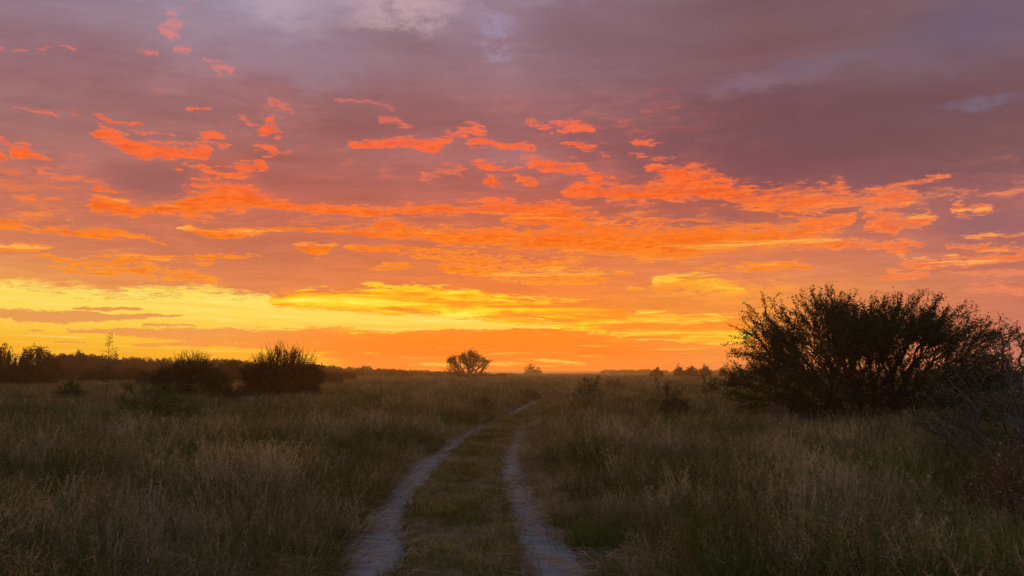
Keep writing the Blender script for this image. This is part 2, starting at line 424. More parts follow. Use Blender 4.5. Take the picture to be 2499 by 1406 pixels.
# bright gap and dark scrap in the overcast
def blob(x, y, rx, ry, soft=0.6, n=0.0):
    ca, ce = azel(x, y)
    u = W.mul(W.sub(AZ, ca), 1.0 / (rx / FPX))
    v = W.mul(W.sub(W.math('MULTIPLY_ADD', W.mul(n_edge, amp), n, EL), ce), 1.0 / (ry / FPX))
    r = W.math('SQRT', W.add(W.mul(u, u), W.mul(v, v)))
    return W.smooth(r, 1.0 + soft * 0.4, 1.0 - soft)
BLOBS = [
 (1990, 325, 560, 150, 0.85, 0.7, (108,78,90), 0.55), (1500, 120, 260, 110, 0.9, 0.6, (118,88,100), 0.40),
 (985, 0, 165, 58, 0.8, 0.6, (208,172,178), 0.62), (690, 4, 110, 50, 0.95, 0.5, (188,166,180), 0.5), (1210, 72, 60, 50, 0.9, 0.9, (165,150,180), 0.5),
 (370, 440, 105, 48, 0.8, 0.4, (148,94,94), 0.75), (760, 150, 260, 60, 1.0, 0.5, (160,140,160), 0.35),
 (1440, 60, 190, 90, 1.0, 0.5, (132,96,106), 0.5), (2350, 70, 160, 70, 1.0, 0.4, (102,98,126), 0.4), (1830, 205, 150, 26, 1.0, 0.3, (140,112,130), 0.6),
 (2010, 150, 160, 18, 1.0, 0.3, (118,104,126), 0.5), (2390, 250, 80, 12, 1.0, 0.3, (122,112,138), 0.55), (1880, 420, 180, 55, 0.9, 0.4, (128,80,88), 0.6),
 (2150, 430, 130, 40, 0.9, 0.4, (132,84,92), 0.6), (900, 570, 130, 40, 1.0, 0.3, (200,112,90), 0.3), (1250, 380, 120, 30, 0.9, 0.3, (172,120,122), 0.5),
 (2390, 545, 90, 40, 0.9, 0.3, (145,98,106), 0.6), (1720, 540, 110, 24, 0.9, 0.3, (150,92,96), 0.5),
]
for x, y, rx, ry, so, n, c, k in BLOBS:
    sky = W.mix(W.mul(W.mul(blob(x, y, rx, ry, so, n), k), W.sub(1.0, m_core)), sky, lin(c))

# the rest of the dome, which the photograph does not show: pale dusk overcast
front = W.math('MULTIPLY_ADD', DY, 1.0, 0.0)
side = W.smooth(front, -0.15, 0.55)
back_c = W.ramp(W.math('MULTIPLY', DZ, 1.0, clamp=True), [(0.0, lin((128,124,150))), (0.15, lin((150,142,164))), (0.5, lin((158,158,184))), (1.0, lin((152,162,198)))])
back_c = W.mix(0.35, back_c, W.mix(soft, W.mix(1.0, back_c, (0.75, 0.75, 0.8, 1), 'MULTIPLY'), W.mix(1.0, back_c, (1.25, 1.22, 1.2, 1), 'MULTIPLY')))
sky = W.mix(side, back_c, sky)
zen = W.smooth(EL, 0.55, 0.85)
sky = W.mix(zen, sky, back_c)
sky = W.mix(W.smooth(DZ, -0.004, -0.02), sky, lin((70,56,40)))
bgn = W.new('ShaderNodeBackground')
W.put(bgn.inputs[0], sky)
bgn.inputs[1].default_value = 1.0
outw = W.new('ShaderNodeOutputWorld')
W.l.new(bgn.outputs[0], outw.inputs['Surface'])
world.cycles.sampling_method = 'NONE'
# ------------------------------------------------------------------ render settings the scene relies on
cy = scene.cycles
cy.max_bounces = 5
cy.diffuse_bounces = 2
cy.glossy_bounces = 1
cy.transmission_bounces = 3
cy.transparent_max_bounces = 4
cy.volume_bounces = 0
cy.use_adaptive_sampling = True
cy.adaptive_threshold = 0.01
cy.use_denoising = True
cy.denoising_prefilter = 'NONE'

# ------------------------------------------------------------------ mesh helpers
class MB:
    """collects quads; a float 'tint' per vertex carries the natural colour of each blade or leaf"""
    def __init__(self):
        self.V = []; self.Q = []; self.T = []; self.n = 0
    def add(self, v, q, t):
        v = np.asarray(v, float).reshape(-1, 3); q = np.asarray(q, int).reshape(-1, 4)
        self.V.append(v); self.Q.append(q + self.n)
        t = np.asarray(t, float)
        self.T.append(np.full(len(v), float(t)) if t.ndim == 0 else t)
        self.n += len(v)
    def mesh(self, name, mat):
        V = np.concatenate(self.V) if self.V else np.zeros((0, 3))
        Q = np.concatenate(self.Q) if self.Q else np.zeros((0, 4), int)
        T = np.concatenate(self.T) if self.T else np.zeros(0)
        me = bpy.data.meshes.new(name)
        me.vertices.add(len(V)); me.vertices.foreach_set('co', V.astype(np.float32).ravel())
        me.loops.add(len(Q) * 4); me.loops.foreach_set('vertex_index', Q.astype(np.int32).ravel())
        me.polygons.add(len(Q))
        me.polygons.foreach_set('loop_start', np.arange(0, len(Q) * 4, 4, dtype=np.int32))
        at_ = me.attributes.new('tint', 'FLOAT', 'POINT')
        at_.data.foreach_set('value', T.astype(np.float32))
        me.update(calc_edges=True)
        me.validate()
        me.materials.append(mat)
        return me

def link(name, me, parent=None, loc=None):
    o = bpy.data.objects.new(name, me)
    COL.objects.link(o)
    if parent is not None: o.parent = parent
    if loc is not None: o.location = loc
    return o

def tag(o, label=None, cat=None, group=None, kind=None):
    if label: o['label'] = label
    if cat: o['category'] = cat
    if group: o['group'] = group
    if kind: o['kind'] = kind
    return o

def norm(a):
    return a / np.maximum(np.linalg.norm(a, axis=-1, keepdims=True), 1e-9)

def ribbons(mb, base, direc, length, width, bend, tint, rng, seg=3, tip=0.12, sag=None):
    """blades: curved tapering ribbons.  base (n,3), direc (n,3) unit, bend (n,3) sideways pull at the tip"""
    n = len(base)
    ts = np.linspace(0, 1, seg + 1)
    side = np.cross(direc, rng.normal(size=(n, 3))); side = norm(side)
    pts = []
    for t in ts:
        c = base + direc * (length * t)[:, None] + bend * (length * t ** 2)[:, None]
        w = width * (1 - (1 - tip) * t ** 1.3)
        pts.append(c - side * (w / 2)[:, None]); pts.append(c + side * (w / 2)[:, None])
    V = np.stack(pts, 1)                       # n, 2(seg+1), 3
    k = 2 * (seg + 1)
    q = []
    for s in range(seg):
        q.append([2 * s, 2 * s + 1, 2 * s + 3, 2 * s + 2])
    q = np.array(q)
    Q = (q[None] + (np.arange(n) * k)[:, None, None]).reshape(-1, 4)
    mb.add(V.reshape(-1, 3), Q, np.repeat(tint, k))
    return base + direc * length[:, None] + bend * length[:, None]

def leaves(mb, pos, size, tint, rng, aspect=0.5, updir=None):
    """small leaf quads of random orientation"""
    n = len(pos)
    a = norm(rng.normal(size=(n, 3)) + (0 if updir is None else updir))
    b = norm(np.cross(a, rng.normal(size=(n, 3))))
    L = (size * 0.5)[:, None]
    V = np.stack([pos - a * L, pos + b * L * aspect, pos + a * L, pos - b * L * aspect], 1).reshape(-1, 3)
    Q = np.arange(n * 4).reshape(-1, 4)
    mb.add(V, Q, np.repeat(tint, 4))

def tube(mb, pts, rad, tint=0.5, sides=5):
    pts = np.asarray(pts, float); rad = np.asarray(rad, float)
    d = np.gradient(pts, axis=0); d = norm(d)
    ref = np.array([0.31, 0.87, 0.38])
    u = norm(np.cross(d, ref)); v = np.cross(d, u)
    an = np.arange(sides) * 2 * math.pi / sides
    ring = pts[:, None] + (u[:, None] * np.cos(an)[None, :, None] + v[:, None] * np.sin(an)[None, :, None]) * rad[:, None, None]
    V = ring.reshape(-1, 3)
    Q = []
    for i in range(len(pts) - 1):
        for j in range(sides):
            k = (j + 1) % sides
            Q.append([i * sides + j, i * sides + k, (i + 1) * sides + k, (i + 1) * sides + j])
    mb.add(V, Q, tint)

def grow(targets, base, dir0, rng, frac=0.3, kmax=3, r_tip=0.004, r_pow=0.42, wob=0.10, droop=0.0, zig=0.0):
    """branches from one base to many shoot tips, by splitting the tips into bundles again and again.
    returns branches [(pts, radii, level)] and shoots [(pts, radii)]"""
    branches, shoots = [], []
    stack = [(np.asarray(base, float), targets, np.asarray(dir0, float), 0)]
    while stack:
        p, T, d, lev = stack.pop()
        n = len(T)
        if n == 1:
            L = np.linalg.norm(T[0] - p)
            m = 5 if L > 0.25 else 3
            ts = np.linspace(0, 1, m)
            pl = p + (T[0] - p) * ts[:, None]
            pl = pl + d * (L * 0.35 * ts * (1 - ts))[:, None]
            if zig: pl[1:-1] += rng.normal(size=(m - 2, 3)) * zig * L
            shoots.append((pl, r_tip * (1.0 - 0.6 * ts) * 1.2))
            continue
        k = min(n, rng.integers(2, kmax + 1))
        D = norm(T - p)
        C = D[rng.choice(n, k, replace=False)]
        for _ in range(4):
            a = np.argmax(D @ C.T, 1)
            for j in range(k):
                if np.any(a == j): C[j] = norm(D[a == j].mean(0))
        for j in range(k):
            S_ = T[a == j]
            if len(S_) == 0: continue
            c = S_.mean(0)
            L = np.linalg.norm(c - p)
            if len(S_) == 1:
                stack.append((p, S_, d, lev + 1)); continue
            q = p + (c - p) * frac * rng.uniform(0.75, 1.3) + rng.normal(size=3) * wob * L * frac
            q[2] -= droop * L * frac
            m = 4
            ts = np.linspace(0, 1, m)
            Ls = np.linalg.norm(q - p)
            pl = p + (q - p) * ts[:, None] + d * (Ls * 0.45 * ts * (1 - ts))[:, None]
            if zig: pl[1:-1] += rng.normal(size=(m - 2, 3)) * zig * Ls
            r0 = r_tip * n ** r_pow * 0.92; r1 = r_tip * len(S_) ** r_pow
            branches.append((pl, np.linspace(min(r0, r1 * 1.35), r1, m), lev))
            nd = norm(q - pl[-2])
            stack.append((q, S_, nd, lev + 1))
    return branches, shoots

# ------------------------------------------------------------------ materials
def plant_mat(name, stops, transl=0.25, patch=0.0, patch_scale=0.25, rough=0.6, rand=0.25, gloss=0.03):
    m = bpy.data.materials.new(name); m.use_nodes = True
    g = NG(m.node_tree); g.n.clear()
    at_ = g.new('ShaderNodeAttribute'); at_.attribute_name = 'tint'
    oi = g.new('ShaderNodeObjectInfo')
    f = at_.outputs['Fac']
    f = g.math('MULTIPLY_ADD', g.sub(oi.outputs['Random'], 0.5), rand, f)
    if patch:
        geo = g.new('ShaderNodeNewGeometry')
        nz = g.noise(geo.outputs['Position'], patch_scale, 3.0, 0.55)
        nz2 = g.noise(geo.outputs['Position'], patch_scale * 5.0, 2.0, 0.5)
        f = g.math('MULTIPLY_ADD', g.sub(nz, 0.5), patch, f)
        f = g.math('MULTIPLY_ADD', g.sub(nz2, 0.5), patch * 0.5, f)
    c = g.ramp(f, [(p, (col[0], col[1], col[2], 1)) for p, col in stops])
    d = g.new('ShaderNodeBsdfDiffuse'); g.put(d.inputs[0], c)
    t = g.new('ShaderNodeBsdfTranslucent'); g.put(t.inputs[0], c)
    mx = g.new('ShaderNodeMixShader'); mx.inputs[0].default_value = transl
    g.l.new(d.outputs[0], mx.inputs[1]); g.l.new(t.outputs[0], mx.inputs[2])
    out = g.new('ShaderNodeOutputMaterial'); g.l.new(mx.outputs[0], out.inputs['Surface'])
    return m

M_GRASS = plant_mat('dry_grass', [(0.0, (0.018, 0.040, 0.007)), (0.22, (0.044, 0.070, 0.012)), (0.42, (0.090, 0.104, 0.021)), (0.57, (0.138, 0.124, 0.036)), (0.76, (0.205, 0.145, 0.062)), (1.0, (0.46, 0.37, 0.20))], 0.35, 1.45, 0.33, rand=0.45)
M_TURF = plant_mat('short_turf', [(0.0, (0.040, 0.058, 0.008)), (0.4, (0.110, 0.108, 0.021)), (0.7, (0.215, 0.165, 0.050)), (1.0, (0.38, 0.29, 0.12))], 0.30, 1.2, 0.9, rand=0.5)
M_GREEN = plant_mat('green_grass', [(0.0, (0.045, 0.085, 0.012)), (0.5, (0.112, 0.140, 0.030)), (1.0, (0.26, 0.23, 0.08))], 0.35, 0.2, 0.5)
M_DEAD = plant_mat('dead_stalks', [(0.0, (0.11, 0.058, 0.030)), (0.5, (0.20, 0.115, 0.062)), (1.0, (0.42, 0.31, 0.20))], 0.15, 0.2, 0.8)
M_LEAF = plant_mat('acacia_leaf', [(0.0, (0.022, 0.030, 0.012)), (0.5, (0.038, 0.050, 0.018)), (1.0, (0.070, 0.075, 0.028))], 0.22, 0.0)
M_LEAF2 = plant_mat('shrub_leaf', [(0.0, (0.022, 0.030, 0.014)), (0.5, (0.040, 0.050, 0.022)), (1.0, (0.075, 0.080, 0.035))], 0.2, 0.0)
M_DUSK = plant_mat('dusty_leaf', [(0.0, (0.040, 0.040, 0.018)), (0.5, (0.075, 0.065, 0.032)), (1.0, (0.14, 0.11, 0.06))], 0.2, 0.0)
M_GREYLEAF = plant_mat('grey_green_leaf', [(0.0, (0.050, 0.060, 0.032)), (0.5, (0.090, 0.100, 0.058)), (1.0, (0.15, 0.16, 0.10))], 0.2, 0.0)
M_LEAF3 = plant_mat('green_shrub_leaf', [(0.0, (0.040, 0.060, 0.018)), (0.5, (0.085, 0.115, 0.034)), (1.0, (0.17, 0.18, 0.06))], 0.25, 0.0)
M_SAGE = plant_mat('silver_leaf', [(0.0, (0.10, 0.115, 0.09)), (1.0, (0.20, 0.22, 0.19))], 0.15, 0.0)
M_FAR = plant_mat('far_leaf', [(0.0, (0.020, 0.022, 0.010)), (0.5, (0.032, 0.032, 0.013)), (1.0, (0.060, 0.052, 0.022))], 0.12, 0.0)

def bark_mat(name, a, b, scale=9.0):
    m = bpy.data.materials.new(name); m.use_nodes = True
    g = NG(m.node_tree)
    bs = g.n['Principled BSDF']
    geo = g.new('ShaderNodeNewGeometry')
    nz = g.noise(geo.outputs['Position'], scale, 4.0, 0.6)
    g.put(bs.inputs['Base Color'], g.ramp(nz, [(0.3, (*a, 1)), (0.7, (*b, 1))]))
    bs.inputs['Roughness'].default_value = 0.85
    bs.inputs['Specular IOR Level'].default_value = 0.15
    return m
M_BARK = bark_mat('acacia_bark', (0.030, 0.022, 0.016), (0.070, 0.052, 0.038))
M_GREY = bark_mat('grey_bark', (0.062, 0.056, 0.046), (0.15, 0.135, 0.11))
M_RED = bark_mat('dry_red_twig', (0.095, 0.055, 0.033), (0.20, 0.118, 0.072))

# places kept clear of tall grass: (px, distance, radius) of tussocks and low plants that stand in it
TUSSOCKS = [(2172, 10.6, 0.50), (2030, 12.2, 0.44), (2352, 14.2, 0.5), (1440, 15.5, 0.34), (1775, 5.9, 0.26), (2455, 6.4, 0.55), (425, 10.6, 0.42), (545, 12.0, 0.30), (232, 23, 0.7), (480, 21, 0.5), (1455, 7.6, 0.40), (350, 6.3, 0.45), (1860, 16, 0.42), (1340, 27, 0.4), (385, 22, 1.3), (1647, 27, 0.6), (745, 15, 0.5), (2505, 8.2, 0.8), (1176, 31, 0.6), (1436, 40, 0.8)]
CLEAR = [(at(px, 906, Y).x, Y, r) for px, Y, r in TUSSOCKS]
# ------------------------------------------------------------------ ground
def ground_height(x, y):
    x = np.asarray(x, float); y = np.asarray(y, float)
    r = np.sqrt(x * x + y * y)
    h = 0.05 * np.sin(x * 0.21 + 1.3) * np.cos(y * 0.17) + 0.035 * np.sin(x * 0.53 + y * 0.37)
    k = np.clip((r - 4.0) / 12.0, 0, 1)
    w = np.clip((np.abs(x - track_x(y)) - 1.1) / 2.0, 0, 1)
    return h * k * w

# ruts as seen in the photo: (left edge px, right edge px, py)
RUT_L = [(818,950,1406),(838,982,1375),(852,986,1345),(868,976,1312),(880,980,1289),(905,986,1266),(946,1004,1208),(978,1040,1173),(998,1058,1147),(1052,1096,1110),(1120,1147,1066),(1170,1189,1043),(1206,1221,1023),(1247,1263,1006),(1290,1301,987),(1325,1332,968),(1352,1355,953),(1378,1379,938),(1402,1403,926)]
RUT_R = [(1300,1432,1406),(1286,1404,1378),(1278,1382,1345),(1270,1350,1308),(1258,1332,1274),(1248,1314,1248),(1238,1294,1208),(1232,1278,1173),(1229,1268,1139),(1234,1267,1107),(1264,1284,1056),(1300,1308,1025),(1334,1338,1000),(1368,1371,978),(1391,1394,960),(1406,1408,944),(1425,1427,930)]
def rut_edges(tab):
    L = np.array([gp(a, y)[:2] for a, b, y in tab]); R = np.array([gp(b, y)[:2] for a, b, y in tab])
    return L, R
_lL, _lR = rut_edges(RUT_L); _rL, _rR = rut_edges(RUT_R)
_mid = 0.5 * (_lL + _lR)
_midr = 0.5 * (_rL + _rR)
def track_x(y):
    """middle of the track"""
    a = np.interp(y, _mid[:, 1], _mid[:, 0]); b = np.interp(y, _midr[:, 1], _midr[:, 0])
    return 0.5 * (a + b)
def rut_dist(x, y):
    """signed position across the track: <0 left of it, 0..1 left rut, 1..2 middle, 2..3 right rut, >3 outside"""
    e = [np.interp(y, t[:, 1], t[:, 0]) for t in (_lL, _lR, _rL, _rR)]
    return np.where(x < e[0], -(e[0] - x), np.where(x < e[1], 0.5, np.where(x < e[2], 1.5, np.where(x < e[3], 2.5, 3 + (x - e[3])))))

def geom_axis(lim, near, step, ratio):
    a = [0.0]; s = step
    while a[-1] < lim:
        if a[-1] > near: s *= ratio
        a.append(a[-1] + s)
    return np.array(a)
ax = geom_axis(14000, 24, 0.6, 1.22)
gx = np.concatenate([-ax[:0:-1], ax])
gy = np.concatenate([-geom_axis(200, 6, 1.0, 1.3)[:0:-1], geom_axis(16000, 40, 0.6, 1.20)])
XX, YY = np.meshgrid(gx, gy)
ZZ = ground_height(XX, YY)
gv = np.stack([XX, YY, ZZ], -1).reshape(-1, 3)
nx, ny = len(gx), len(gy)
ii = np.arange(nx * ny).reshape(ny, nx)
gq = np.stack([ii[:-1, :-1], ii[:-1, 1:], ii[1:, 1:], ii[1:, :-1]], -1).reshape(-1, 4)
def ground_mat():
    m = bpy.data.materials.new('savanna_soil'); m.use_nodes = True
    g = NG(m.node_tree); bs = g.n['Principled BSDF']
    geo = g.new('ShaderNodeNewGeometry')
    P_ = geo.outputs['Position']
    a = g.noise(P_, 0.35, 5.0, 0.6); b = g.noise(P_, 6.0, 5.0, 0.65); c = g.noise(P_, 0.03, 4.0, 0.55)
    soil = g.ramp(b, [(0.3, (0.075, 0.055, 0.035, 1)), (0.5, (0.13, 0.095, 0.062, 1)), (0.7, (0.20, 0.155, 0.105, 1))])
    veg = g.ramp(c, [(0.35, (0.085, 0.080, 0.034, 1)), (0.5, (0.14, 0.110, 0.055, 1)), (0.65, (0.18, 0.125, 0.070, 1))])
    g.put(bs.inputs['Base Color'], g.mix(g.smooth(a, 0.35, 0.6, 0.35, 0.95), soil, veg))
    bs.inputs['Roughness'].default_value = 0.95
    bs.inputs['Specular IOR Level'].default_value = 0.1
    bp = g.new('ShaderNodeBump'); bp.inputs['Strength'].default_value = 0.6; bp.inputs['Distance'].default_value = 0.03
    g.put(bp.inputs['Height'], b); g.l.new(bp.outputs[0], bs.inputs['Normal'])
    return m
mb = MB(); mb.add(gv, gq, 0.5)
gme = mb.mesh('ground', ground_mat())
gme.polygons.foreach_set('use_smooth', np.ones(len(gme.polygons), bool))
ground = tag(link('ground', gme), 'wide flat savanna ground under the grass, reaching the horizon', 'ground', kind='structure')

# ruts: two sheets of pale sand with a shallow dished section and ragged edges
def sand_mat():
    m = bpy.data.materials.new('pale_sand'); m.use_nodes = True
    g = NG(m.node_tree); bs = g.n['Principled BSDF']
    geo = g.new('ShaderNodeNewGeometry'); P_ = geo.outputs['Position']
    mp = g.new('ShaderNodeMapping'); g.l.new(P_, mp.inputs['Vector']); mp.inputs['Scale'].default_value = (1.3, 5.5, 1.0)
    a = g.noise(mp.outputs[0], 1.6, 5.0, 0.6); b = g.noise(P_, 45.0, 4.0, 0.65); c = g.noise(mp.outputs[0], 7.0, 4.0, 0.6)
    col = g.ramp(a, [(0.3, (0.100, 0.112, 0.106, 1)), (0.5, (0.145, 0.160, 0.150, 1)), (0.7, (0.215, 0.228, 0.21, 1))])
    col = g.mix(g.smooth(b, 0.56, 0.70, 0, 0.5), col, (0.075, 0.065, 0.05, 1))
    col = g.mix(g.smooth(c, 0.58, 0.76, 0, 0.22), col, (0.14, 0.12, 0.085, 1))
    g.put(bs.inputs['Base Color'], col)
    bs.inputs['Roughness'].default_value = 0.95
    bs.inputs['Specular IOR Level'].default_value = 0.1
    bp = g.new('ShaderNodeBump'); bp.inputs['Strength'].default_value = 0.9; bp.inputs['Distance'].default_value = 0.02
    e = g.noise(P_, 9.0, 5.0, 0.62)
    g.put(bp.inputs['Height'], g.add(g.mul(b, 0.40), g.add(g.mul(c, 0.10), e))); g.l.new(bp.outputs[0], bs.inputs['Normal'])
    return m
M_SAND = sand_mat()
def rut(name, L, R, label, seed):
    rng = np.random.default_rng(seed)
    ys = np.concatenate([np.arange(-7, 0, 0.5), np.arange(0, 20, 0.09), np.arange(20, 44, 0.6)])
    # straight on behind the first measured row
    def ext(tab):
        s = (tab[1, 0] - tab[0, 0]) / (tab[1, 1] - tab[0, 1]) * 0.35
        x = np.interp(ys, tab[:, 1], tab[:, 0])
        b = ys < tab[0, 1]; x[b] = tab[0, 0] + (ys[b] - tab[0, 1]) * s
        return x
    xl = ext(L); xr = ext(R)
    k = np.ones(5) / 5
    def sm(v):
        p = np.pad(v, 2, mode='edge'); return np.convolve(p, k, 'valid')
    wob = lambda: sm(rng.normal(size=len(ys)) * 0.05) + rng.normal(size=len(ys)) * 0.008
    xl = sm(xl) + wob() - 0.05; xr = sm(xr) + wob() + 0.04
    nacross = 9
    u = np.linspace(0, 1, nacross)
    X = xl[:, None] * (1 - u) + xr[:, None] * u
    Y = np.repeat(ys[:, None], nacross, 1)
    Z = ground_height(X, Y) + 0.006 + 0.012 * np.abs(2 * u - 1)[None] ** 2 + rng.normal(size=X.shape) * 0.0007
    I = np.arange(X.size).reshape(X.shape)
    Q = np.stack([I[:-1, :-1], I[:-1, 1:], I[1:, 1:], I[1:, :-1]], -1).reshape(-1, 4)
    m = MB(); m.add(np.stack([X, Y, Z], -1).reshape(-1, 3), Q, 0.5)
    me = m.mesh(name, M_SAND)
    me.polygons.foreach_set('use_smooth', np.ones(len(me.polygons), bool))
    return tag(link(name, me), label, 'track', kind='structure')
rut('wheel_track', _lL, _lR, 'left sandy wheel rut of the two-rut track, curving off to the right', 3)
rut('wheel_track', _rL, _rR, 'right sandy wheel rut of the two-rut track, fading into grass', 4)
# ------------------------------------------------------------------ grass tufts (sources for the scattered grass)
SRC = bpy.data.collections.new('grass_sources')      # not linked to the scene
def src(name, me, coll):
    o = bpy.data.objects.new(name, me); coll.objects.link(o); return o

def cone_dirs(n, spread, rng):
    a = rng.uniform(0, 2 * math.pi, n); t = np.abs(rng.normal(0, spread, n))
    return np.stack([np.sin(t) * np.cos(a), np.sin(t) * np.sin(a), np.cos(t)], -1)

def tall_tuft(seed, blades=34, stems=16, h=0.55, radius=0.14, wid=1.0, spread=0.33, tint0=0.55, head=10):
    rng = np.random.default_rng(seed); mb = MB()
    n = blades
    a = rng.uniform(0, 2 * math.pi, n); r = radius * np.sqrt(rng.uniform(0, 1, n))
    b = np.stack([r * np.cos(a), r * np.sin(a), np.full(n, -0.03)], -1)
    d = cone_dirs(n, spread * 1.25, rng)
    bend = np.stack([rng.normal(0, 0.28, n), rng.normal(0, 0.28, n), -np.abs(rng.normal(0, 0.22, n))], -1)
    ribbons(mb, b, d, h * rng.uniform(0.4, 0.85, n), wid * rng.uniform(0.0028, 0.0055, n), bend, np.clip(rng.normal(tint0 - 0.10, 0.24, n), 0, 1), rng, 3)
    n = stems
    if n:
        a = rng.uniform(0, 2 * math.pi, n); r = radius * np.sqrt(rng.uniform(0, 1, n))
        b = np.stack([r * np.cos(a), r * np.sin(a), np.full(n, -0.03)], -1)
        d = cone_dirs(n, spread * 0.8, rng)
        L = h * rng.uniform(0.75, 1.3, n)
        bend = np.stack([rng.normal(0, 0.16, n), rng.normal(0, 0.16, n), -np.abs(rng.normal(0, 0.08, n))], -1)
        tt = np.clip(rng.normal(tint0 + 0.07, 0.20, n), 0, 1)
        ribbons(mb, b, d, L, wid * rng.uniform(0.0016, 0.0026, n), bend, tt, rng, 3, 0.6)
        # airy seed heads on the top of each stem
        if head:
            k = head
            u = rng.uniform(0.62, 1.02, (n, k))
            c = b[:, None] + d[:, None] * (L[:, None] * u)[..., None] + bend[:, None] * (L[:, None] * u ** 2)[..., None]
            dd = norm(rng.normal(size=(n, k, 3)) + d[:, None] * 0.8)
            m = n * k
            ribbons(mb, c.reshape(-1, 3), dd.reshape(-1, 3), rng.uniform(0.02, 0.055, m), wid * rng.uniform(0.002, 0.004, m), np.zeros((m, 3)), np.repeat(np.clip(tt + 0.08, 0, 1), k), rng, 1, 0.5)
    return mb

def turf_tuft(seed, blades=42, h=0.10, radius=0.15):
    rng = np.random.default_rng(seed); mb = MB(); n = blades
    a = rng.uniform(0, 2 * math.pi, n); r = radius * np.sqrt(rng.uniform(0, 1, n))
    b = np.stack([r * np.cos(a), r * np.sin(a), np.full(n, -0.01)], -1)
    d = cone_dirs(n, 0.6, rng)
    bend = np.stack([rng.normal(0, 0.4, n), rng.normal(0, 0.4, n), -np.abs(rng.normal(0, 0.2, n))], -1)
    ribbons(mb, b, d, h * rng.uniform(0.35, 1.25, n), rng.uniform(0.0035, 0.0065, n), bend, np.clip(rng.normal(0.5, 0.22, n), 0, 1), rng, 2)
    return mb

def litter_tuft(seed, n=26):
    """fallen straw lying flat"""
    rng = np.random.default_rng(seed); mb = MB()
    b = np.stack([rng.uniform(-0.25, 0.25, n), rng.uniform(-0.25, 0.25, n), rng.uniform(0.012, 0.05, n)], -1)
    a = rng.uniform(0, 2 * math.pi, n)
    d = norm(np.stack([np.cos(a), np.sin(a) * 0.6, rng.uniform(-0.05, 0.22, n)], -1))
    ribbons(mb, b, d, rng.uniform(0.08, 0.30, n), rng.uniform(0.004, 0.0075, n), np.zeros((n, 3)), rng.uniform(0.6, 1.0, n), rng, 2, 0.5)
    return mb

def scatter(name, label, cat, pts, rot, scl, idx, coll):
    """one object: a point mesh whose points carry whole tufts"""
    me = bpy.data.meshes.new(name)
    me.vertices.add(len(pts)); me.vertices.foreach_set('co', pts.astype(np.float32).ravel())
    r = me.attributes.new('rot', 'FLOAT_VECTOR', 'POINT'); r.data.foreach_set('vector', rot.astype(np.float32).ravel())
    s = me.attributes.new('scl', 'FLOAT_VECTOR', 'POINT'); s.data.foreach_set('vector', scl.astype(np.float32).ravel())
    i = me.attributes.new('idx', 'INT', 'POINT'); i.data.foreach_set('value', idx.astype(np.int32))
    o = link(name, me)
    ng = bpy.data.node_groups.new(name + '_tufts', 'GeometryNodeTree')
    ng.interface.new_socket('Geometry', in_out='INPUT', socket_type='NodeSocketGeometry')
    ng.interface.new_socket('Geometry', in_out='OUTPUT', socket_type='NodeSocketGeometry')
    N = ng.nodes; L = ng.links
    gi = N.new('NodeGroupInput'); go = N.new('NodeGroupOutput')
    ci = N.new('GeometryNodeCollectionInfo'); ci.inputs['Collection'].default_value = coll
    ci.inputs['Separate Children'].default_value = True; ci.inputs['Reset Children'].default_value = True
    m2p = N.new('GeometryNodeMeshToPoints')
    iop = N.new('GeometryNodeInstanceOnPoints')
    iop.inputs['Pick Instance'].default_value = True
    def named(nm, typ):
        nd = N.new('GeometryNodeInputNamedAttribute'); nd.data_type = typ; nd.inputs['Name'].default_value = nm
        return [s_ for s_ in nd.outputs if s_.name == 'Attribute' and s_.enabled][0]
    L.new(gi.outputs[0], m2p.inputs[0]); L.new(m2p.outputs[0], iop.inputs['Points'])
    L.new(ci.outputs[0], iop.inputs['Instance'])
    L.new(named('idx', 'INT'), iop.inputs['Instance Index'])
    L.new(named('rot', 'FLOAT_VECTOR'), iop.inputs['Rotation'])
    L.new(named('scl', 'FLOAT_VECTOR'), iop.inputs['Scale'])
    L.new(iop.outputs[0], go.inputs[0])
    md = o.modifiers.new('tufts', 'NODES'); md.node_group = ng
    return tag(o, label, cat, kind='stuff')

C_TALL = bpy.data.collections.new('tall_sources'); C_MID = bpy.data.collections.new('mid_sources'); C_TURF = bpy.data.collections.new('turf_sources')
C_LIT = bpy.data.collections.new('litter_sources'); C_FAR = bpy.data.collections.new('far_sources')
for s in range(8):
    src('a%02d' % s, tall_tuft(10 + s, 40, 18, 0.50 + 0.04 * (s % 4), 0.16, 1.0, 0.30 + 0.05 * (s % 3), (0.42, 0.55, 0.32, 0.62)[s % 4], 10).mesh('tall_tuft', M_GRASS), C_TALL)
for s in range(3):     # broad-bladed green tufts mixed in
    src('f%02d' % s, tall_tuft(30 + s, 60, 5, 0.56 + 0.06 * s, 0.17, 1.7, 0.42, 0.24, 6).mesh('green_tuft', M_GRASS), C_TALL)
for s in range(2):     # pale seeding stems
    src('g%02d' % s, tall_tuft(35 + s, 16, 26, 0.66, 0.16, 1.25, 0.30, 0.84, 16).mesh('pale_tuft', M_GRASS), C_TALL)
for s in range(5):
    src('b%02d' % s, tall_tuft(40 + s, 60, 26, 0.55, 0.30, 1.9, 0.32, (0.40, 0.55, 0.30)[s % 3], 6).mesh('mid_tuft', M_GRASS), C_MID)
for s in range(4):
    src('c%02d' % s, tall_tuft(60 + s, 70, 40, 0.58, 0.9, 6.0, 0.34, 0.50, 3).mesh('far_tuft', M_GRASS), C_FAR)
for s in range(6):
    src('d%02d' % s, turf_tuft(80 + s, 44, 0.085 + 0.015 * (s % 3)).mesh('turf_tuft', M_TURF), C_TURF)
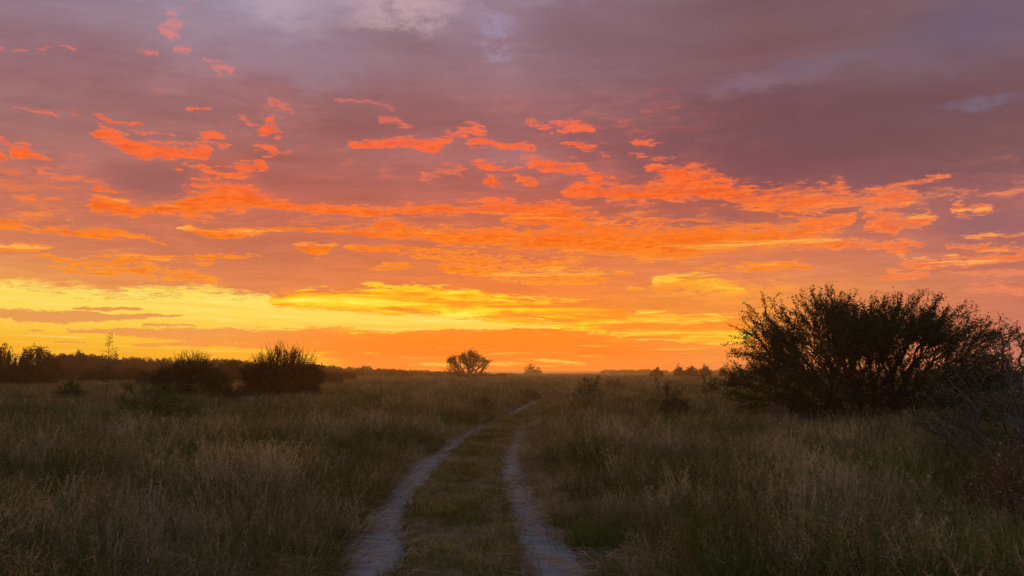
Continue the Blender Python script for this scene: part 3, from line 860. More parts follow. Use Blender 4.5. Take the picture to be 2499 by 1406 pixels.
for s in range(4):
    src('e%02d' % s, litter_tuft(90 + s).mesh('straw_litter', M_DEAD), C_LIT)

rng = np.random.default_rng(7)
def wedge(n, r0, r1, half=0.86):
    """points spread evenly over the ground ahead, from r0 to r1 metres"""
    r = np.sqrt(rng.uniform(r0 * r0, r1 * r1, n)); a = rng.uniform(-half, half, n)
    return np.stack([r * np.sin(a), r * np.cos(a)], -1)
def lowfreq(x, y, k, s):
    return 0.5 + 0.25 * (np.sin(x * k + s) * np.cos(y * k * 0.8 + s * 2.1) + np.sin((x * 0.7 + y) * k * 1.7 + s * 3.3)) 

def make(points, dens_fn, smin, smax, lean=0.10):
    x, y = points[:, 0], points[:, 1]
    keep, sc, tilt = dens_fn(x, y)
    x, y, sc, tilt = x[keep], y[keep], sc[keep], tilt[keep]
    n = len(x)
    z = ground_height(x, y)
    rot = np.stack([rng.normal(0, lean, n), rng.normal(0, lean, n) + tilt, rng.uniform(0, 2 * math.pi, n)], -1)
    s = sc * rng.uniform(smin, smax, n)
    scl = np.stack([s * rng.uniform(0.9, 1.15, n), s * rng.uniform(0.9, 1.15, n), s], -1)
    return np.stack([x, y, z], -1), rot, scl

def tall_rule(x, y):
    p = rut_dist(x, y)
    out = np.where(p < 0, -p, np.where(p > 3, p - 3, np.where(y > 50, 0.25, -1.0)))       # metres outside the track
    keep = (out > -0.02)
    hl = lowfreq(x, y, 0.9, 1.0)
    sc = np.clip(np.where(p > 3, 0.20, 0.30) + out * 0.70, 0.18, 1.0) * (0.72 + 0.5 * hl)
    keep &= rng.uniform(0, 1, len(x)) < np.clip(0.5 + out * 0.9, 0, 1)
    for cx, cyy, cr in CLEAR:                     # thinner and lower round the plants that stand in the grass
        d = np.hypot(x - cx, (y - cyy + cr * 0.5) * 0.75)
        keep &= (d > cr * 0.75) | (rng.uniform(0, 1, len(x)) < 0.12)
        sc = np.where(d < cr * 2.0, sc * np.clip(0.35 + 0.33 * d / cr, 0.4, 1.0), sc)
    keep &= rng.uniform(0, 1, len(x)) < np.clip(0.25 + 1.6 * lowfreq(x, y, 2.6, 2.5), 0.15, 1.0)
    tilt = np.zeros_like(x)
    return keep, sc, tilt
def turf_rule(x, y):
    p = rut_dist(x, y)
    e1 = np.interp(y, _lR[:, 1], _lR[:, 0]); e2 = np.interp(y, _rL[:, 1], _rL[:, 0])
    inmid = (p > 1) & (p < 2) & (x > e1 - 0.03) & (x < e2 + 0.03)
    edge = ((p < 0) & (p > -0.8)) | ((p > 3) & (p < 3.8))
    crumbs = ((p == 0.5) & (rng.uniform(0, 1, len(x)) < 0.02 + np.clip((y - 24) / 40, 0, 0.6))) | ((p == 2.5) & (rng.uniform(0, 1, len(x)) < 0.015 + np.clip((y - 16) / 10, 0, 0.9)))
    keep = inmid | (edge & (rng.uniform(0, 1, len(x)) < 0.6)) | crumbs
    d = np.minimum(np.abs(x - e1), np.abs(x - e2))
    sc = np.where(inmid, np.clip(0.55 + d * 1.6, 0.5, 1.0), np.where(crumbs, np.clip(0.35 + y / 60, 0.35, 0.8), 1.0)) * (0.7 + 0.6 * lowfreq(x, y, 2.2, 4.0))
    return keep, sc, np.zeros_like(x)
def inner_verge(n, y0, y1):
    yy = rng.uniform(y0, y1, n); side_ = rng.integers(0, 2, n)
    off = np.abs(rng.normal(0.0, 0.045, n))
    x = np.where(side_ == 0, np.interp(yy, _lR[:, 1], _lR[:, 0]) - off + 0.05, np.interp(yy, _rL[:, 1], _rL[:, 0]) + off - 0.05)
    s = rng.uniform(0.4, 0.95, n)
    phi = np.where(side_ == 0, math.pi, 0.0) + rng.normal(0, 0.8, n)
    return np.stack([x, yy, ground_height(x, yy)], -1), np.stack([rng.normal(0, 0.15, n), rng.normal(0.45, 0.25, n), phi], -1), np.stack([s, s, s], -1)
def litter_rule(x, y):
    p = rut_dist(x, y)
    near = ((p < 0) & (p > -1.6)) | ((p > 3) & (p < 4.6)) | (((p == 0.5) | (p == 2.5)) & (rng.uniform(0, 1, len(x)) < 0.30))
    return near & (rng.uniform(0, 1, len(x)) < 0.6), np.ones_like(x), np.zeros_like(x)

def verge_points(n, y0, y1):
    yy = rng.uniform(y0, y1, n); side_ = rng.integers(0, 2, n)
    off = np.abs(rng.normal(0.12, 0.18, n)) + np.where(side_ == 1, 0.12, 0.0)
    x = np.where(side_ == 0, np.interp(yy, _lL[:, 1], _lL[:, 0]) - off + 0.02, np.interp(yy, _rR[:, 1], _rR[:, 0]) + off - 0.02)
    s = np.where(side_ == 1, 0.72, 1.0) * rng.uniform(0.35, 0.72, n) * (0.6 + 0.8 * lowfreq(x, yy, 1.7, 0.4))
    phi = np.where(side_ == 0, 0.0, math.pi) + rng.normal(0, 0.6, n)
    rot = np.stack([rng.normal(0, 0.12, n), rng.normal(0.62, 0.22, n), phi], -1)
    return np.stack([x, yy, ground_height(x, yy)], -1), rot, np.stack([s, s, s], -1)
near = np.concatenate([wedge(4600, 1.2, 9.0, 1.0), wedge(12500, 9.0, 20.0), np.stack([rng.uniform(-7, 7, 1500), rng.uniform(-5, 2.0, 1500)], -1)])
p_, r_, s_ = make(near, tall_rule, 0.70, 1.15)
for vp in (verge_points(420, 1.5, 12), verge_points(520, 12, 34)):
    p_ = np.concatenate([p_, vp[0]]); r_ = np.concatenate([r_, vp[1]]); s_ = np.concatenate([s_, vp[2]])
gpatch = lowfreq(p_[:, 0], p_[:, 1], 1.35, 7.7) + rng.normal(0, 0.10, len(p_))
ix = rng.integers(0, 8, len(p_))
grn = (gpatch > 0.60) & (rng.uniform(0, 1, len(p_)) < 0.66); pal = (gpatch < 0.28) & (rng.uniform(0, 1, len(p_)) < 0.18)
ix = np.where(grn, rng.integers(8, 11, len(p_)), np.where(pal, rng.integers(11, 13, len(p_)), ix))
scatter('tall_grass', 'tall wispy dry grass on both sides of the track in the foreground', 'grass', p_, r_, s_, ix, C_TALL)
mid = np.concatenate([wedge(13000, 19.0, 42.0), wedge(13000, 42.0, 75.0, 0.8)])
p_, r_, s_ = make(mid, tall_rule, 0.75, 1.2)
scatter('meadow_grass', 'brownish grass of the plain in the middle distance', 'grass', p_, r_, s_, rng.integers(0, 5, len(p_)), C_MID)
far = np.concatenate([wedge(14000, 72.0, 160.0, 0.75), wedge(16000, 160.0, 420.0, 0.72)])
p_, r_, s_ = make(far, tall_rule, 0.8, 1.25)
scatter('distant_grass', 'pale distant grass stretching to the horizon', 'grass', p_, r_, s_, rng.integers(0, 4, len(p_)), C_FAR)
tx = np.concatenate([np.stack([track_x(yy) + rng.uniform(-2.4, 2.4, len(yy)), yy], -1) for yy in (rng.uniform(-5, 12, 6500), rng.uniform(12, 30, 6500), rng.uniform(30, 60, 5000))])
p_, r_, s_ = make(tx, turf_rule, 0.75, 1.25, 0.2)
for vp in (inner_verge(620, 1.5, 12), inner_verge(520, 12, 30)):
    p_ = np.concatenate([p_, vp[0]]); r_ = np.concatenate([r_, vp[1]]); s_ = np.concatenate([s_, vp[2]])
scatter('short_grass', 'short trodden grass on the strip between the two wheel ruts', 'grass', p_, r_, s_, rng.integers(0, 6, len(p_)), C_TURF)
tl = np.stack([track_x(yy := rng.uniform(-3, 24, 5200)) + rng.uniform(-2.6, 2.6, 5200), yy], -1)
p_, r_, s_ = make(tl, litter_rule, 0.8, 1.2, 0.05)
scatter('straw_litter', 'fallen straw lying along the edges of the wheel ruts', 'straw', p_, r_, s_, rng.integers(0, 4, len(p_)), C_LIT)

# clods and small stones in the ruts
def clod(seed):
    r2 = np.random.default_rng(seed); b = bmesh.new(); bmesh.ops.create_cube(b, size=1.0); bmesh.ops.subdivide_edges(b, edges=b.edges[:], cuts=2, use_grid_fill=True)
    V = np.array([v.co[:] for v in b.verts]); Q = np.array([[v.index for v in f.verts] for f in b.faces]); b.free()
    V = norm(V) * (1 + r2.normal(0, 0.14, (len(V), 1))) * np.array([1.0, 0.8, 0.6])
    m = MB(); m.add(V, Q, 0.5); return m
C_CLOD = bpy.data.collections.new('clod_sources')
for s in range(4): src('h%02d' % s, clod(500 + s).mesh('clod', M_SAND), C_CLOD)
n = 2600
yy = rng.uniform(2.0, 24, n); L_ = rng.integers(0, 2, n) == 0; u = rng.beta(0.7, 0.7, n)
a_ = np.where(L_, np.interp(yy, _lL[:, 1], _lL[:, 0]), np.interp(yy, _rL[:, 1], _rL[:, 0])); b_ = np.where(L_, np.interp(yy, _lR[:, 1], _lR[:, 0]), np.interp(yy, _rR[:, 1], _rR[:, 0]))
xx = a_ + (b_ - a_) * u
sz = 0.004 + 0.014 * rng.uniform(0, 1, n) ** 3
scatter('soil_clods', 'small clods and stones lying in the sandy wheel ruts', 'clods', np.stack([xx, yy, ground_height(xx, yy) + 0.010], -1), rng.uniform(-0.4, 0.4, (n, 3)) + np.stack([0 * yy, 0 * yy, rng.uniform(0, 6, n)], -1), np.repeat(sz[:, None], 3, 1), rng.integers(0, 4, n), C_CLOD)
# ------------------------------------------------------------------ shrubs and trees
def interp_R(tab):
    a = np.radians([t[0] for t in tab]); r = np.array([t[1] for t in tab], float)
    return lambda th: np.interp(th, a, r)

def crown_targets(n, R, ry, rng, lo=-8, inner=0.3, power=2.2, squash=None):
    """shoot tips inside an outline R(angle) drawn in the x-z plane, with depth ry"""
    out = []
    lo_ = math.radians(lo)
    while len(out) < n:
        m = n * 3
        d = norm(rng.normal(size=(m, 3)))
        el = np.arcsin(np.clip(d[:, 2], -1, 1))
        ok = el > lo_
        d = d[ok]
        r = (inner ** power + (1 - inner ** power) * rng.uniform(0, 1, len(d))) ** (1 / power)
        p = d * r[:, None]
        th = np.arctan2(p[:, 2], p[:, 0])
        k = R(th)
        q = np.stack([p[:, 0] * k, p[:, 1] * ry, p[:, 2] * k], -1)
        out.extend(q.tolist())
    return np.array(out[:n])

def shoot_leaves(mb, shoots, per, size, rng, start=0.25, tint=0.5, spread=0.02, jit=0.2, by_len=None):
    P_, = [[]]
    for pl, r in shoots:
        L = np.linalg.norm(pl[-1] - pl[0])
        m = per if by_len is None else max(2, int(per * min(2.5, L / by_len)))
        u = rng.uniform(start, 1.03, m) * (len(pl) - 1)
        i = np.clip(u.astype(int), 0, len(pl) - 2); f = (u - i)[:, None]
        P_.append(pl[i] * (1 - f) + pl[i + 1] * f + rng.normal(size=(m, 3)) * spread)
    if P_:
        P_ = np.concatenate(P_)
        leaves(mb, P_, size * rng.uniform(0.6, 1.4, len(P_)), np.clip(rng.normal(tint, jit, len(P_)), 0, 1), rng)

def plant(name, loc, label, cat, T, base, seed, dir0=(0, 0, 1), group=None, bark=None, leaf=None, r_tip=0.004, frac=0.28, kmax=3, wob=0.08, droop=0.0, zig=0.0,
          leaf_n=20, leaf_size=0.035, leaf_spread=0.03, leaf_start=0.25, bylen=None, bare_above=None, split_level=3, names=('trunk', 'crown'), side_twigs=0, twig_len=(0.05, 0.20), twig_leaf=True, r_pow=0.42, sides=5, bases=None, inner_leaf=0):
    rng = np.random.default_rng(seed)
    root = tag(bpy.data.objects.new(name, None), label, cat, group)
    COL.objects.link(root); root.location = loc; root.empty_display_size = 0.3
    wood, crown = MB(), MB()
    sets = [(np.asarray(base, float), T)]
    if bases is not None:          # several stems from the ground, each feeding its own share of tips
        C = np.asarray(bases, float)
        D = norm(T - np.array([0, 0, -0.4]))
        cd = norm(np.array([[b[0] * 3.0, b[1] * 3.0, 1.0] for b in C]))
        a = np.argmax(D @ cd.T, 1)
        sets = [(C[j], T[a == j]) for j in range(len(C)) if np.any(a == j)]
    shoots_all = []
    stems_ = []
    for b, t in sets:
        wood = MB(); stems_.append(wood)
        br, sh = grow(t, b, dir0, rng, frac, kmax, r_tip, r_pow, wob, droop, zig)
        for pl, r, lev in br:
            tube(wood if lev <= split_level else crown, pl, r, 0.2, sides if lev <= split_level else 3)
        for pl, r in sh:
            tube(crown, pl, r, 0.2, 3)
        shoots_all += sh
        if side_twigs:
            b_, d_, l_ = [], [], []
            for pl, r in sh:
                u = rng.uniform(0.1, 1.0, side_twigs) * (len(pl) - 1)
                i = np.clip(u.astype(int), 0, len(pl) - 2); f = (u - i)[:, None]
                b_.append(pl[i] * (1 - f) + pl[i + 1] * f)
                d_.append(norm(rng.normal(size=(side_twigs, 3)) * 0.9 + norm(pl[-1] - pl[0]) * 0.7 + np.array([0, 0, 0.25])))
            b_ = np.concatenate(b_); d_ = np.concatenate(d_); l_ = rng.uniform(twig_len[0], twig_len[1], len(b_))
            ribbons(crown, b_, d_, l_, np.full(len(b_), r_tip * 1.5), rng.normal(size=d_.shape) * 0.15, np.full(len(b_), 0.2), rng, 2, 0.4)
            if not twig_leaf: continue
            P_ = (b_ + d_ * l_[:, None])
            P_ = np.concatenate([P_ + rng.normal(size=P_.shape) * 0.02 for _ in range(3)])
            leaves(crown, P_, leaf_size * rng.uniform(0.6, 1.2, len(P_)), np.clip(rng.normal(0.5, 0.2, len(P_)), 0, 1), rng)
        if inner_leaf:
            P_ = np.concatenate([pl for pl, r, lev in br if lev >= 3] or [np.zeros((0, 3))])
            if len(P_):
                P_ = np.repeat(P_, inner_leaf, 0) + rng.normal(size=(len(P_) * inner_leaf, 3)) * leaf_spread * 2.0
                leaves(crown, P_, leaf_size * rng.uniform(0.6, 1.3, len(P_)), np.clip(rng.normal(0.4, 0.2, len(P_)), 0, 1), rng)
    bareq = shoots_all if bare_above is None else [s for s in shoots_all if s[0][-1][2] < bare_above]
    if leaf_n:
        shoot_leaves(crown, bareq, leaf_n, leaf_size, rng, leaf_start, 0.5, leaf_spread, 0.22, bylen)
    for wd in stems_:
        if wd.n: link(names[0], wd.mesh(names[0], bark or M_BARK), root)
    link(names[1], crown.mesh(names[1], leaf or M_LEAF), root)
    return root

def base_at(px, Y):
    p = at(px, 906, Y); z = float(ground_height(p.x, Y)); return Vector((p.x, Y, z))

# --- the big acacia on the right
Y = 23.0; k = Y / FPX
R = interp_R([(-20, 250), (-8, 318), (0, 345), (12, 362), (20, 368), (27, 396), (31, 380), (45, 340), (60, 300), (68, 284), (75, 268), (83, 250), (90, 248), (98, 258), (108, 282), (114, 298), (121, 302), (130, 336), (140, 362), (155, 358), (164, 342), (169, 348), (173, 372), (177, 345), (181, 330)])
Rk = lambda th: R(th) * k
rg = np.random.default_rng(5)
def polar(th_deg, r, yy):
    th = np.radians(th_deg); q = Rk(th) * r
    c = np.sqrt(np.maximum(0.05, 1 - (yy / 3.3) ** 2))
    return np.stack([np.cos(th) * q * c, yy, np.sin(th) * q * (0.55 + 0.45 * c)], -1)
# leafy masses near the top and sides, each a clump of shoots, with gaps between
nc = 84
cth = rg.uniform(8, 172, nc); cr = rg.uniform(0.55, 0.86, nc); cyy = rg.uniform(-2.7, 2.7, nc)
C = polar(cth, cr, cyy)
cnt = rg.integers(18, 40, nc)
T = np.concatenate([C[i] + rg.normal(size=(cnt[i], 3)) * np.array([0.36, 0.34, 0.20]) for i in range(nc)])
# shoots reaching the outline
n = 420
T = np.concatenate([T, polar(rg.uniform(-6, 186, n), rg.uniform(0.86, 1.04, n), rg.normal(0, 1.1, n))])
# long low boughs at both sides
n = 300
T = np.concatenate([T, polar(np.where(rg.uniform(0, 1, n) < 0.6, rg.uniform(153, 186, n), rg.uniform(-7, 24, n)), rg.uniform(0.45, 1.0, n), rg.normal(0, 1.0, n))])
# low dark skirt
n = 420
T = np.concatenate([T, np.stack([rg.uniform(-2.9, 2.8, n), rg.uniform(-1.8, 1.8, n), rg.uniform(-0.75, 0.25, n)], -1)])
# tangled heart of the bush
n = 520
T = np.concatenate([T, polar(rg.uniform(-12, 192, n), rg.uniform(0.12, 0.62, n), rg.uniform(-1.8, 1.8, n)) * np.array([1, 1, 0.75])])
T[:, 2] = np.maximum(T[:, 2], -0.74)
T[:, 2] += 0.80
sp = base_at(2112, Y)
stems = [(-0.42, 0.05, 0), (-0.20, -0.18, 0), (-0.05, 0.15, 0), (0.12, -0.12, 0), (0.30, 0.1, 0), (0.46, -0.05, 0), (-0.30, 0.28, 0), (0.2, 0.3, 0)]
plant('acacia_tree', sp, 'large dark spreading many-stemmed acacia standing on the right of the plain', 'tree', T, (0, 0, 0), 11, bark=M_BARK, leaf=M_LEAF, r_tip=0.0052, frac=0.27, kmax=3, wob=0.24, zig=0.025, side_twigs=6, droop=-0.03, leaf_n=30, leaf_size=0.050, leaf_spread=0.028, leaf_start=0.0, bylen=0.42, split_level=4, r_pow=0.46, bases=stems, inner_leaf=1)

# --- grey thorn bush at the right edge, nearer than the acacia
Y = 12.0; k = Y / FPX
R = interp_R([(0, 320), (60, 330), (85, 345), (95, 350), (110, 345), (130, 335), (150, 320), (165, 300), (180, 270), (190, 240)])
rg = np.random.default_rng(15)
T = crown_targets(640, lambda th: R(th) * k, 1.5, rg, -6, 0.35, 2.0)
T[:, 2] += 0.45
plant('thorn_bush', base_at(2490, Y), 'sparse grey thorn bush with tangled thin twigs at the right edge', 'bush', T, (0, 0, 0), 12, bark=M_GREY, leaf=M_GREYLEAF, side_twigs=3, r_tip=0.0055, frac=0.30, kmax=3, wob=0.25, zig=0.05, leaf_n=8, leaf_size=0.036, leaf_spread=0.025, leaf_start=0.1, bylen=0.4, split_level=8, names=('stem', 'foliage'), sides=4, bases=[(-0.2, 0, 0), (0.0, 0.1, 0), (0.2, -0.1, 0)])

# --- dead reddish bush in the right foreground
Y = 8.2; k = Y / FPX
rg = np.random.default_rng(16)
T = crown_targets(620, lambda th: np.full_like(th, 0.84), 0.6, rg, 5, 0.45, 2.2)
T[:, 2] = T[:, 2] * 1.25 + 0.08
plant('dead_bush', base_at(2505, Y), 'dead reddish brown bush of tangled dry stalks at the lower right edge', 'bush', T, (0, 0, 0), 13, bark=M_RED, leaf=M_DEAD, r_tip=0.0030, frac=0.3, kmax=3, wob=0.25, zig=0.08, side_twigs=3, twig_leaf=False, leaf_n=5, leaf_size=0.036, leaf_spread=0.03, bylen=0.3, split_level=5, names=('stem', 'dry_foliage'), sides=4, bases=[(-0.25, 0, 0), (0, 0.1, 0), (0.2, -0.1, 0), (-0.1, -0.2, 0)])

# --- spiky shrubs on the left
def spiky(px, Y, top_py, hw_px, seed, label, n=420, n_bare=46, lean=0.0, foliage=30, cut=0.68, tall=1.0):
    k = Y / FPX
    H = CAM_H + (906 - top_py) * k
    hw = hw_px * k
    rg = np.random.default_rng(seed)
    Hd = H * cut
    T = crown_targets(n, lambda th: 1.0 / np.sqrt((np.cos(th) / hw) ** 2 + (np.sin(th) / Hd) ** 2), hw * 0.8, rg, -2, 0.35, 2.2)
    T[:, 2] += 0.12
    # bare shoots standing out of the leafy body
    a = rg.uniform(math.radians(28), math.radians(152), n_bare)
    rr = rg.uniform(0.72, 1.08, n_bare) 
    env = 1.0 / np.sqrt((np.cos(a) / (hw * 0.97)) ** 2 + (np.sin(a) / H) ** 2)
    B = np.stack([np.cos(a) * env * rr, rg.uniform(-0.7, 0.7, n_bare) * hw, np.sin(a) * env * rr + 0.1], -1)
    # three bits of twig near each bare tip
    B2 = np.concatenate([B] + [B * rg.uniform(0.82, 0.96, (n_bare, 1)) + rg.normal(size=B.shape) * 0.10 for _ in range(2)])
    T = np.concatenate([T, B2])
    T[:, 0] += lean * T[:, 2]
    return plant('thorn_shrub', base_at(px, Y), label, 'shrub', T, (0, 0, 0), seed + 1, bark=M_BARK, leaf=M_FAR, r_tip=0.012, frac=0.26, kmax=3, wob=0.16, zig=0.05, side_twigs=4, twig_len=(0.12, 0.42), twig_leaf=False, leaf_n=foliage, leaf_size=0.13, leaf_spread=0.12, bylen=0.5, bare_above=Hd * 0.98, split_level=3, names=('stem', 'foliage'), r_pow=0.36, sides=4, bases=[(-0.4, 0, 0), (-0.1, 0.2, 0), (0.15, -0.1, 0), (0.45, 0.1, 0)])
spiky(690, 43.0, 847, 100, 21, 'taller wide dark thorn shrub with bare twigs spiking up, right of the other spiky one', 700, 300)
spiky(466, 45.0, 864, 84, 31, 'smaller dark spiky-topped thorn shrub behind the low green shrub', 520, 220)

# --- low green shrub left
Y = 22.0; k = Y / FPX
rg = np.random.default_rng(41)
T = crown_targets(330, lambda th: 1.0 / np.sqrt((np.cos(th) / 1.65) ** 2 + (np.sin(th) / 1.38) ** 2), 1.1, rg, 3, 0.3, 1.8)
T = T[~((T[:, 0] < -0.2) & (rg.uniform(0, 1, len(T)) < 0.45))]
B = np.stack([rg.uniform(-1.1, 1.3, 46), rg.uniform(-0.5, 0.5, 46), rg.uniform(1.2, 1.8, 46)], -1)
T = np.concatenate([T, B])
plant('low_shrub', base_at(385, Y), 'low dark green shrub with upright twigs in the grass at left', 'shrub', T, (0, 0, 0), 42, bark=M_BARK, leaf=M_LEAF3, r_tip=0.005, frac=0.27, wob=0.16, leaf_n=44, leaf_size=0.060, leaf_spread=0.05, bylen=0.35, bare_above=1.36, split_level=3, names=('stem', 'foliage'), sides=4, bases=[(-0.5, 0, 0), (-0.1, 0.1, 0), (0.25, -0.1, 0), (0.6, 0.1, 0)])

# --- small umbrella thorn in the middle
Y = 150.0; k = Y / FPX
rg = np.random.default_rng(51)
n = 460
ux = rg.uniform(-1, 1, n); uy = rg.uniform(-1, 1, n)
ok = ux ** 2 + uy ** 2 < 1; ux, uy = ux[ok], uy[ok]
rr = np.sqrt(ux ** 2 + uy ** 2)
T = np.stack([ux * 4.4, uy * 4.3, 5.45 - 1.5 * rr ** 2.4 + rg.uniform(-0.9, 0.5, len(ux)) * (1 - 0.5 * rr)], -1)
T[:, 2] += 0.30 * np.sin(T[:, 0] * 1.1 + 0.6)
for hx, hz, hr in ((-2.0, 4.2, 0.5), (2.6, 4.2, 0.5)):
    T = T[np.hypot(T[:, 0] - hx, T[:, 2] - hz) > hr]
n = 150
a_ = rg.uniform(0, 2 * math.pi, n)
T = np.concatenate([T, np.stack([np.cos(a_) * rg.uniform(3.0, 4.7, n), np.sin(a_) * rg.uniform(2.0, 4.3, n), rg.uniform(1.2, 4.2, n)], -1), [[5.3, 0.2, 4.15], [5.0, 0.1, 4.05], [4.7, 0.1, 4.1], [-4.9, 0, 2.2]]])
plant('umbrella_thorn', base_at(1141, Y), 'small flat-topped thorn tree against the glowing horizon left of the track', 'tree', T, (0, 0, 0), 52, bark=M_BARK, leaf=M_FAR, r_tip=0.034, frac=0.27, wob=0.16, leaf_n=8, leaf_size=0.25, leaf_spread=0.16, leaf_start=0.4, split_level=4, r_pow=0.36, sides=4, bases=[(-0.5, 0, 0), (0.1, 0.1, 0), (0.6, 0, 0)])

# --- low bushes right of the track
def round_bush(name, px, Y, top_py, hw_px, seed, label, n=200, cat='bush', leaf=None, bark=None, leaf_n=26, leaf_size=None, group=None, depth=0.8, bare=0, lo=0, inner=0.35):
    k = Y / FPX
    H = max(0.3, CAM_H + (906 - top_py) * k); hw = hw_px * k
    rg = np.random.default_rng(seed)
    T = crown_targets(n, lambda th: 1.0 / np.sqrt((np.cos(th) / hw) ** 2 + (np.sin(th) / (H * 0.95)) ** 2), hw * depth, rg, lo, inner, 2.2)
    T[:, 2] += 0.05 * H
    if bare:
        B = np.stack([rg.uniform(-0.7, 0.7, bare) * hw, rg.uniform(-0.5, 0.5, bare) * hw, rg.uniform(0.95, 1.25, bare) * H], -1)
        T = np.concatenate([T, B])
    px_m = k * 2.44                                    # metres per rendered pixel
    return plant(name, base_at(px, Y), label, cat, T, (0, 0, 0), seed + 1, bark=bark or M_BARK, leaf=leaf or M_FAR, group=group, r_tip=max(0.004, px_m * 0.10), frac=0.28, wob=0.12, leaf_n=leaf_n, leaf_size=leaf_size or max(0.05, px_m * 1.7), leaf_spread=max(0.04, px_m * 1.0), leaf_start=0.0, split_level=3, names=('stem', 'foliage'), r_pow=0.34, sides=4, bases=[(-0.15 * hw, 0, 0), (0.15 * hw, 0.1, 0), (0, -0.1, 0)])
round_bush('low_bush', 1436, 40, 928, 46, 61, 'wispy low bush in the hazy grass just right of where the track vanishes', 170, bare=34, leaf_n=8, leaf=M_DUSK)
round_bush('low_bush', 1645, 27, 948, 42, 63, 'small round dark bush in the grass between the track and the big acacia', 230, leaf=M_LEAF2, leaf_n=16, bare=20)
round_bush('low_bush', 1500, 62, 916, 40, 65, 'faint low bush in the haze right of the track', 100, leaf=M_DUSK, leaf_n=10)
round_bush('low_bush', 1176, 31, 968, 34, 67, 'small dark bush in the brown grass left of the track bend', 150, leaf=M_DUSK, leaf_n=14, bare=12)
round_bush('low_bush', 1285, 46, 946, 46, 69, 'dusky low bush close beside the left edge of the track bend', 120, leaf=M_DUSK, leaf_n=9)
round_bush('low_bush', 745, 15, 1058, 58, 71, 'sparse dark twiggy bush low in the grass left of the track', 120, leaf=M_LEAF2, leaf_n=12)
round_bush('low_bush', 560, 36, 930, 62, 73, 'dark low bush in front of the gap between the two spiky shrubs', 260, leaf=M_LEAF2)
round_bush('low_bush', 1890, 21.5, 968, 46, 75, 'dead brown low bush under the left side of the big acacia', 220, leaf=M_DEAD, bark=M_RED)
round_bush('low_bush', 175, 40, 930, 45, 77, 'dark low bush in the grass before the left thicket', 160, leaf=M_LEAF2)
round_bush('low_bush', 1808, 60, 884, 34, 79, 'dark rounded bush half behind the left tips of the big acacia', 300)
round_bush('low_bush', 1730, 48, 925, 26, 81, 'tiny leafy bush in the open grass left of the big acacia', 90, leaf=M_LEAF2, bare=8)
# leggy weed and tall flower stalk
def stalk(px, Y, top_py, seed, label, side=0.16, n=60, frm=0.45, leaf=None, thick=0.006):
    k = Y / FPX; H = CAM_H + (906 - top_py) * k
    rg = np.random.default_rng(seed)
    root = tag(bpy.data.objects.new('weed_stalk', None), label, 'weed'); COL.objects.link(root); root.location = base_at(px, Y)
    m = MB(); ts = np.linspace(0, 1, 9)
    c = np.stack([0.05 * np.sin(ts * 3) * H * 0.4, 0.02 * ts * H, ts * H], -1)
    tube(m, c, thick * (1.6 - 1.1 * ts), 0.3, 5)
    f = MB()
    for _ in range(n):
        t = rg.uniform(frm, 1.0)
        p = np.array([np.interp(t, ts, c[:, j]) for j in range(3)])
        a = rg.uniform(0, 2 * math.pi); L = side * (1.25 - t) * rg.uniform(0.7, 1.5)
        q = p + np.array([math.cos(a) * L, math.sin(a) * L, L * rg.uniform(0.2, 0.9)])
        tube(m, np.stack([p, (p + q) / 2 + [0, 0, -0.01], q]), np.full(3, thick * 0.4), 0.3, 3)
        pp = q + rg.normal(size=(4, 3)) * 0.025
        leaves(f, pp, rg.uniform(0.03, 0.06, 4), rg.uniform(0.2, 0.7, 4), rg)
    link('stem', m.mesh('stem', M_BARK), root)
    link('foliage', f.mesh('foliage', leaf or M_LEAF2), root)
    return root
stalk(258, 28, 818, 91, 'tall thin weed stalk rising above the left thicket', 0.30, 80, 0.42, thick=0.011)
stalk(1603, 27, 925, 92, 'leggy upright weed beside the small round bush', 0.22, 46, 0.35, thick=0.008)
stalk(1625, 27.5, 948, 93, 'shorter weed stem leaning over the small round bush', 0.16, 24, 0.35)

# --- far trees and bushes
round_bush('far_tree', 278, 150, 847, 15, 101, 'small airy far tree standing above the left thicket', 150, 'tree', leaf_n=10)
round_bush('far_tree', 1299, 330, 886, 24, 103, 'hazy far tree on the horizon right of the small flat-topped thorn tree', 70, 'tree', leaf_n=10)
for i, (px, ty, hw, lab) in enumerate([(1602, 896, 14, 'leftmost and lowest of the far trees left of the big acacia'), (1657, 888, 12, 'tallest dense far tree on the horizon left of the big acacia'), (1688, 893, 17, 'broad low far tree between two taller ones left of the big acacia'), (1721, 889, 13, 'round far tree nearest the hazy gap beside the big acacia'), (1766, 886, 9, 'thin airy far tree nearest to the big acacia')]):
    round_bush('far_tree', px, 190, ty, hw, 111 + 2 * i, lab, 140, 'tree', leaf_n=9 if i == 4 else 24, group='far trees on the right horizon')

